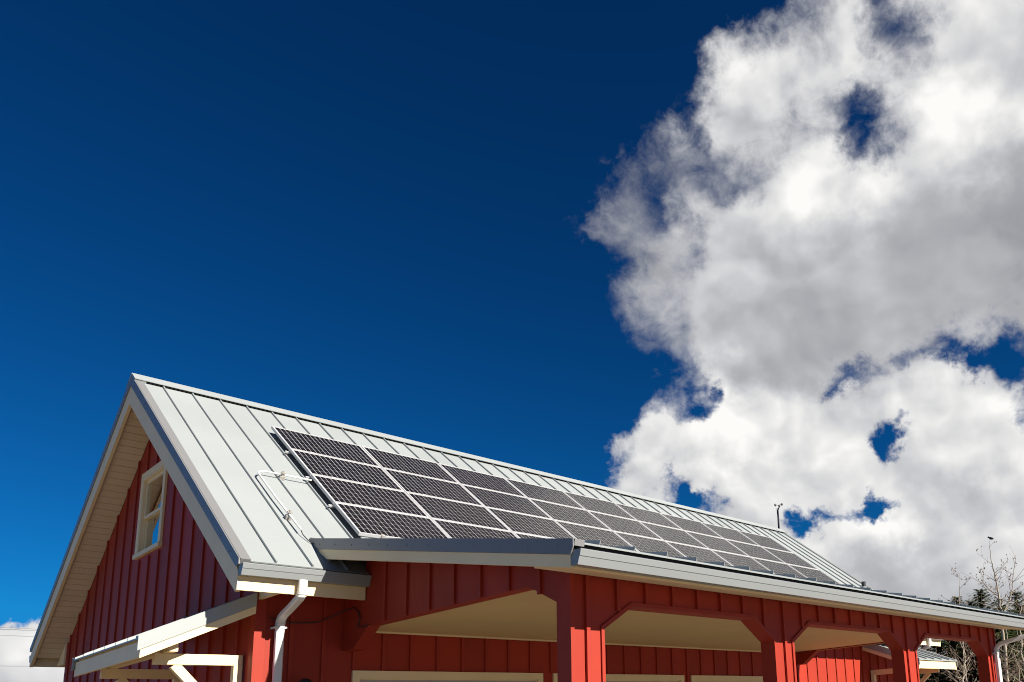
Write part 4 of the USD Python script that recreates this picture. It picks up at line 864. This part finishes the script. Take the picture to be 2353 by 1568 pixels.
def bare_tree(label, trunks, seed, dens, blen, z0=2.0, buds=True, depth=1):
    """trunks: list of (polyline, base radius)."""
    rnd = random.Random(seed)
    base = np.array(trunks[0][0][0], float)
    t = thing('bare_tree', label, 'tree', 'bare pale trees beyond the barn', loc=base)
    tr, br, tw = MB(), MB(), MB()
    for pl, rb in trunks:
        pl = np.array(pl, float)-base
        k = np.linspace(0, len(pl)-1, len(pl)*5); pts = np.stack([np.interp(k, range(len(pl)), pl[:, i]) for i in range(3)], 1)
        for _ in range(2): pts[1:-1] = .25*pts[:-2]+.5*pts[1:-1]+.25*pts[2:]
        pts[1:-1] += np.array([[rnd.gauss(0, .02), rnd.gauss(0, .02), 0] for _ in range(len(pts)-2)])
        rr = np.linspace(rb*.62, .006, len(pts)); tr.tube(pts, rr, 7, cap=False)
        ln = np.linalg.norm(np.diff(pts, axis=0), axis=1)
        for i in range(1, len(pts)):
            if pts[i][2] < z0*.55: continue
            for q in range(np.random.RandomState(seed*100+i).poisson(dens*ln[i-1])):
                a = rnd.random()*6.28; f = i/len(pts)
                d = np.array([math.cos(a), math.sin(a), rnd.uniform(.35, 1.0)])
                grow(br, tw, pts[i]*1.0, d, blen*rnd.uniform(.5, 1.3)*(1.2-.7*f), min(rr[i]*.5, .016), depth, rnd, buds)
    tr.build('trunk', 'bark', t, smooth=50); tag(br.build('branches', 'bark', t, smooth=50), kind='stuff') if br.n else None
    if tw.n: tag(tw.build('twigs', 'twig', t), kind='stuff')
bare_tree('tall forked bare tree with pale trunk and a small bird on its top twig', [
    ([(24.97, .62, 0), (24.95, .63, 2.5), (24.97, .59, 4.18), (24.98, .57, 4.9), (24.97, .58, 5.26), (24.97, .60, 6.09), (24.94, .68, 6.97), (24.95, .65, 7.62)], .115),
    ([(24.98, .57, 4.9), (25.11, .23, 5.41), (25.16, .08, 5.93), (25.2, -.02, 6.5), (25.25, -.15, 7.0)], .05),
    ([(24.97, .60, 5.6), (24.8, .95, 6.0), (24.75, 1.05, 6.5)], .035)], 11, 6.5, .9, 2.0)
bare_tree('small bare tree with upswept twigs standing above the porch gutter left of the tall one', [
    ([(26.22, 2.72, 0), (26.25, 2.70, 3.0), (26.27, 2.68, 5.0), (26.27, 2.66, 5.64), (26.30, 2.58, 6.3), (26.33, 2.52, 6.81)], .07)], 23, 6.5, .85, 2.5, depth=1)
bare_tree('bare pale tree at the right edge of the picture', [
    ([(24.15, -.28, 0), (24.2, -.30, 3.0), (24.24, -.32, 4.65), (24.34, -.57, 5.45)], .075)], 31, 7, .85, 1.5)
bare_tree('thin bare pale tree seen through the last porch bay', [
    ([(23.45, 1.66, 0), (23.45, 1.62, 2.58), (23.51, 1.49, 3.34), (23.48, 1.55, 4.05), (23.5, 1.6, 5.0)], .065), ([(23.52, 1.5, 2.9), (23.62, 1.25, 3.6), (23.64, 1.22, 4.3)], .03)], 47, 9.0, 1.3, .8)
bare_tree('bare sapling under the far canopy in the last porch bay', [
    ([(22.6, 2.75, 0), (22.6, 2.7, 2.0), (22.75, 2.6, 3.2), (22.7, 2.7, 4.0)], .04)], 53, 9.0, 1.0, .6)
bare_tree('bare sapling between the white downspout and the tall pale trunk', [
    ([(23.3, .55, 0), (23.3, .5, 2.0), (23.4, .6, 3.2), (23.35, .5, 4.2)], .045)], 59, 9.0, 1.1, .6)
bare_tree('bare low tree with spreading pale branches in the lower right corner', [
    ([(23.2, -.35, 0), (23.2, -.3, 1.6), (23.3, -.45, 2.6), (23.25, -.4, 3.4)], .07)], 67, 10.0, 1.4, .4)
# bird on the top twig
bd = thing('bird', 'small dark bird perched on the top twig of the tall bare tree', 'bird', loc=(24.97, .60, 7.655))
b = trimesh.creation.icosphere(3, 1.0); v = b.vertices.copy()
v = np.stack([v[:, 0]*.045, v[:, 1]*.085*(1-.25*v[:, 1]), v[:, 2]*.05], 1); v[:, 2] += .06+.28*v[:, 1]
h = trimesh.creation.icosphere(2, .034); body = MB().add(v, b.faces).add(h.vertices+[0, .075, .115], h.faces)
body.build('body', 'black', bd, smooth=True)
MB().add([(-.018, -.07, .04), (.018, -.07, .04), (.020, -.125, .01), (-.020, -.125, .01), (0, -.08, .055), (0, -.125, .02)], [(0, 1, 2), (0, 2, 3), (0, 4, 1), (1, 4, 5), (1, 5, 2), (0, 3, 5), (0, 5, 4)]).build('tail', 'black', bd)
MB().add([(-.009, .102, .112), (.009, .102, .112), (0, .102, .124), (0, .14, .112)], [(0, 1, 2), (0, 3, 1), (1, 3, 2), (2, 3, 0)]).build('beak', 'twig', bd)
MB().tube([(-.012, .0, .02), (-.012, .005, -.02)], .003, 4).tube([(.012, .0, .02), (.012, .005, -.02)], .003, 4).build('legs', 'twig', bd)
# ------------------------------------------------------------------ power lines behind the barn
WL = ['highest power line crossing the cloud left of the barn', 'second power line, close under the highest one, left of the barn', 'third power line crossing the cloud top left of the barn', 'lowest power line, well below the others, left of the barn']
for (za, zb, s), lab in zip(((8.96, 8.87, 0), (8.87, 8.81, .15), (8.52, 8.46, 0.05), (6.84, 6.81, .1)), WL):
    P = []
    for u in np.linspace(-36, 36, 49):
        q = u/1.34
        P.append((4.76+u, 48.71+s-.155*u, za+.15-.15*math.cos(u/36*math.pi/2)+(zb-za)*q*.6+.0011*u*u))
    tag(MB().tube(P, .014, 5).build('power_line', 'wire'), lab, 'power line', 'power lines behind the barn')
for x, lab in ((-31.2, 'timber utility pole carrying the power lines, left of the view'), (40.7, 'timber utility pole carrying the power lines, hidden behind the barn')):
    y = 48.75-.155*(x-4.76)
    up_ = thing('utility_pole', lab, 'utility pole', loc=(x, y, 0))
    MB().tube([(0, 0, 0), (0, 0, 11.5)], [.17, .11], 10).build('pole', 'timber', up_)
    MB().box(-.06, -1.1, 10.0, .06, 1.1, 10.12).build('crossarm', 'timber', up_)
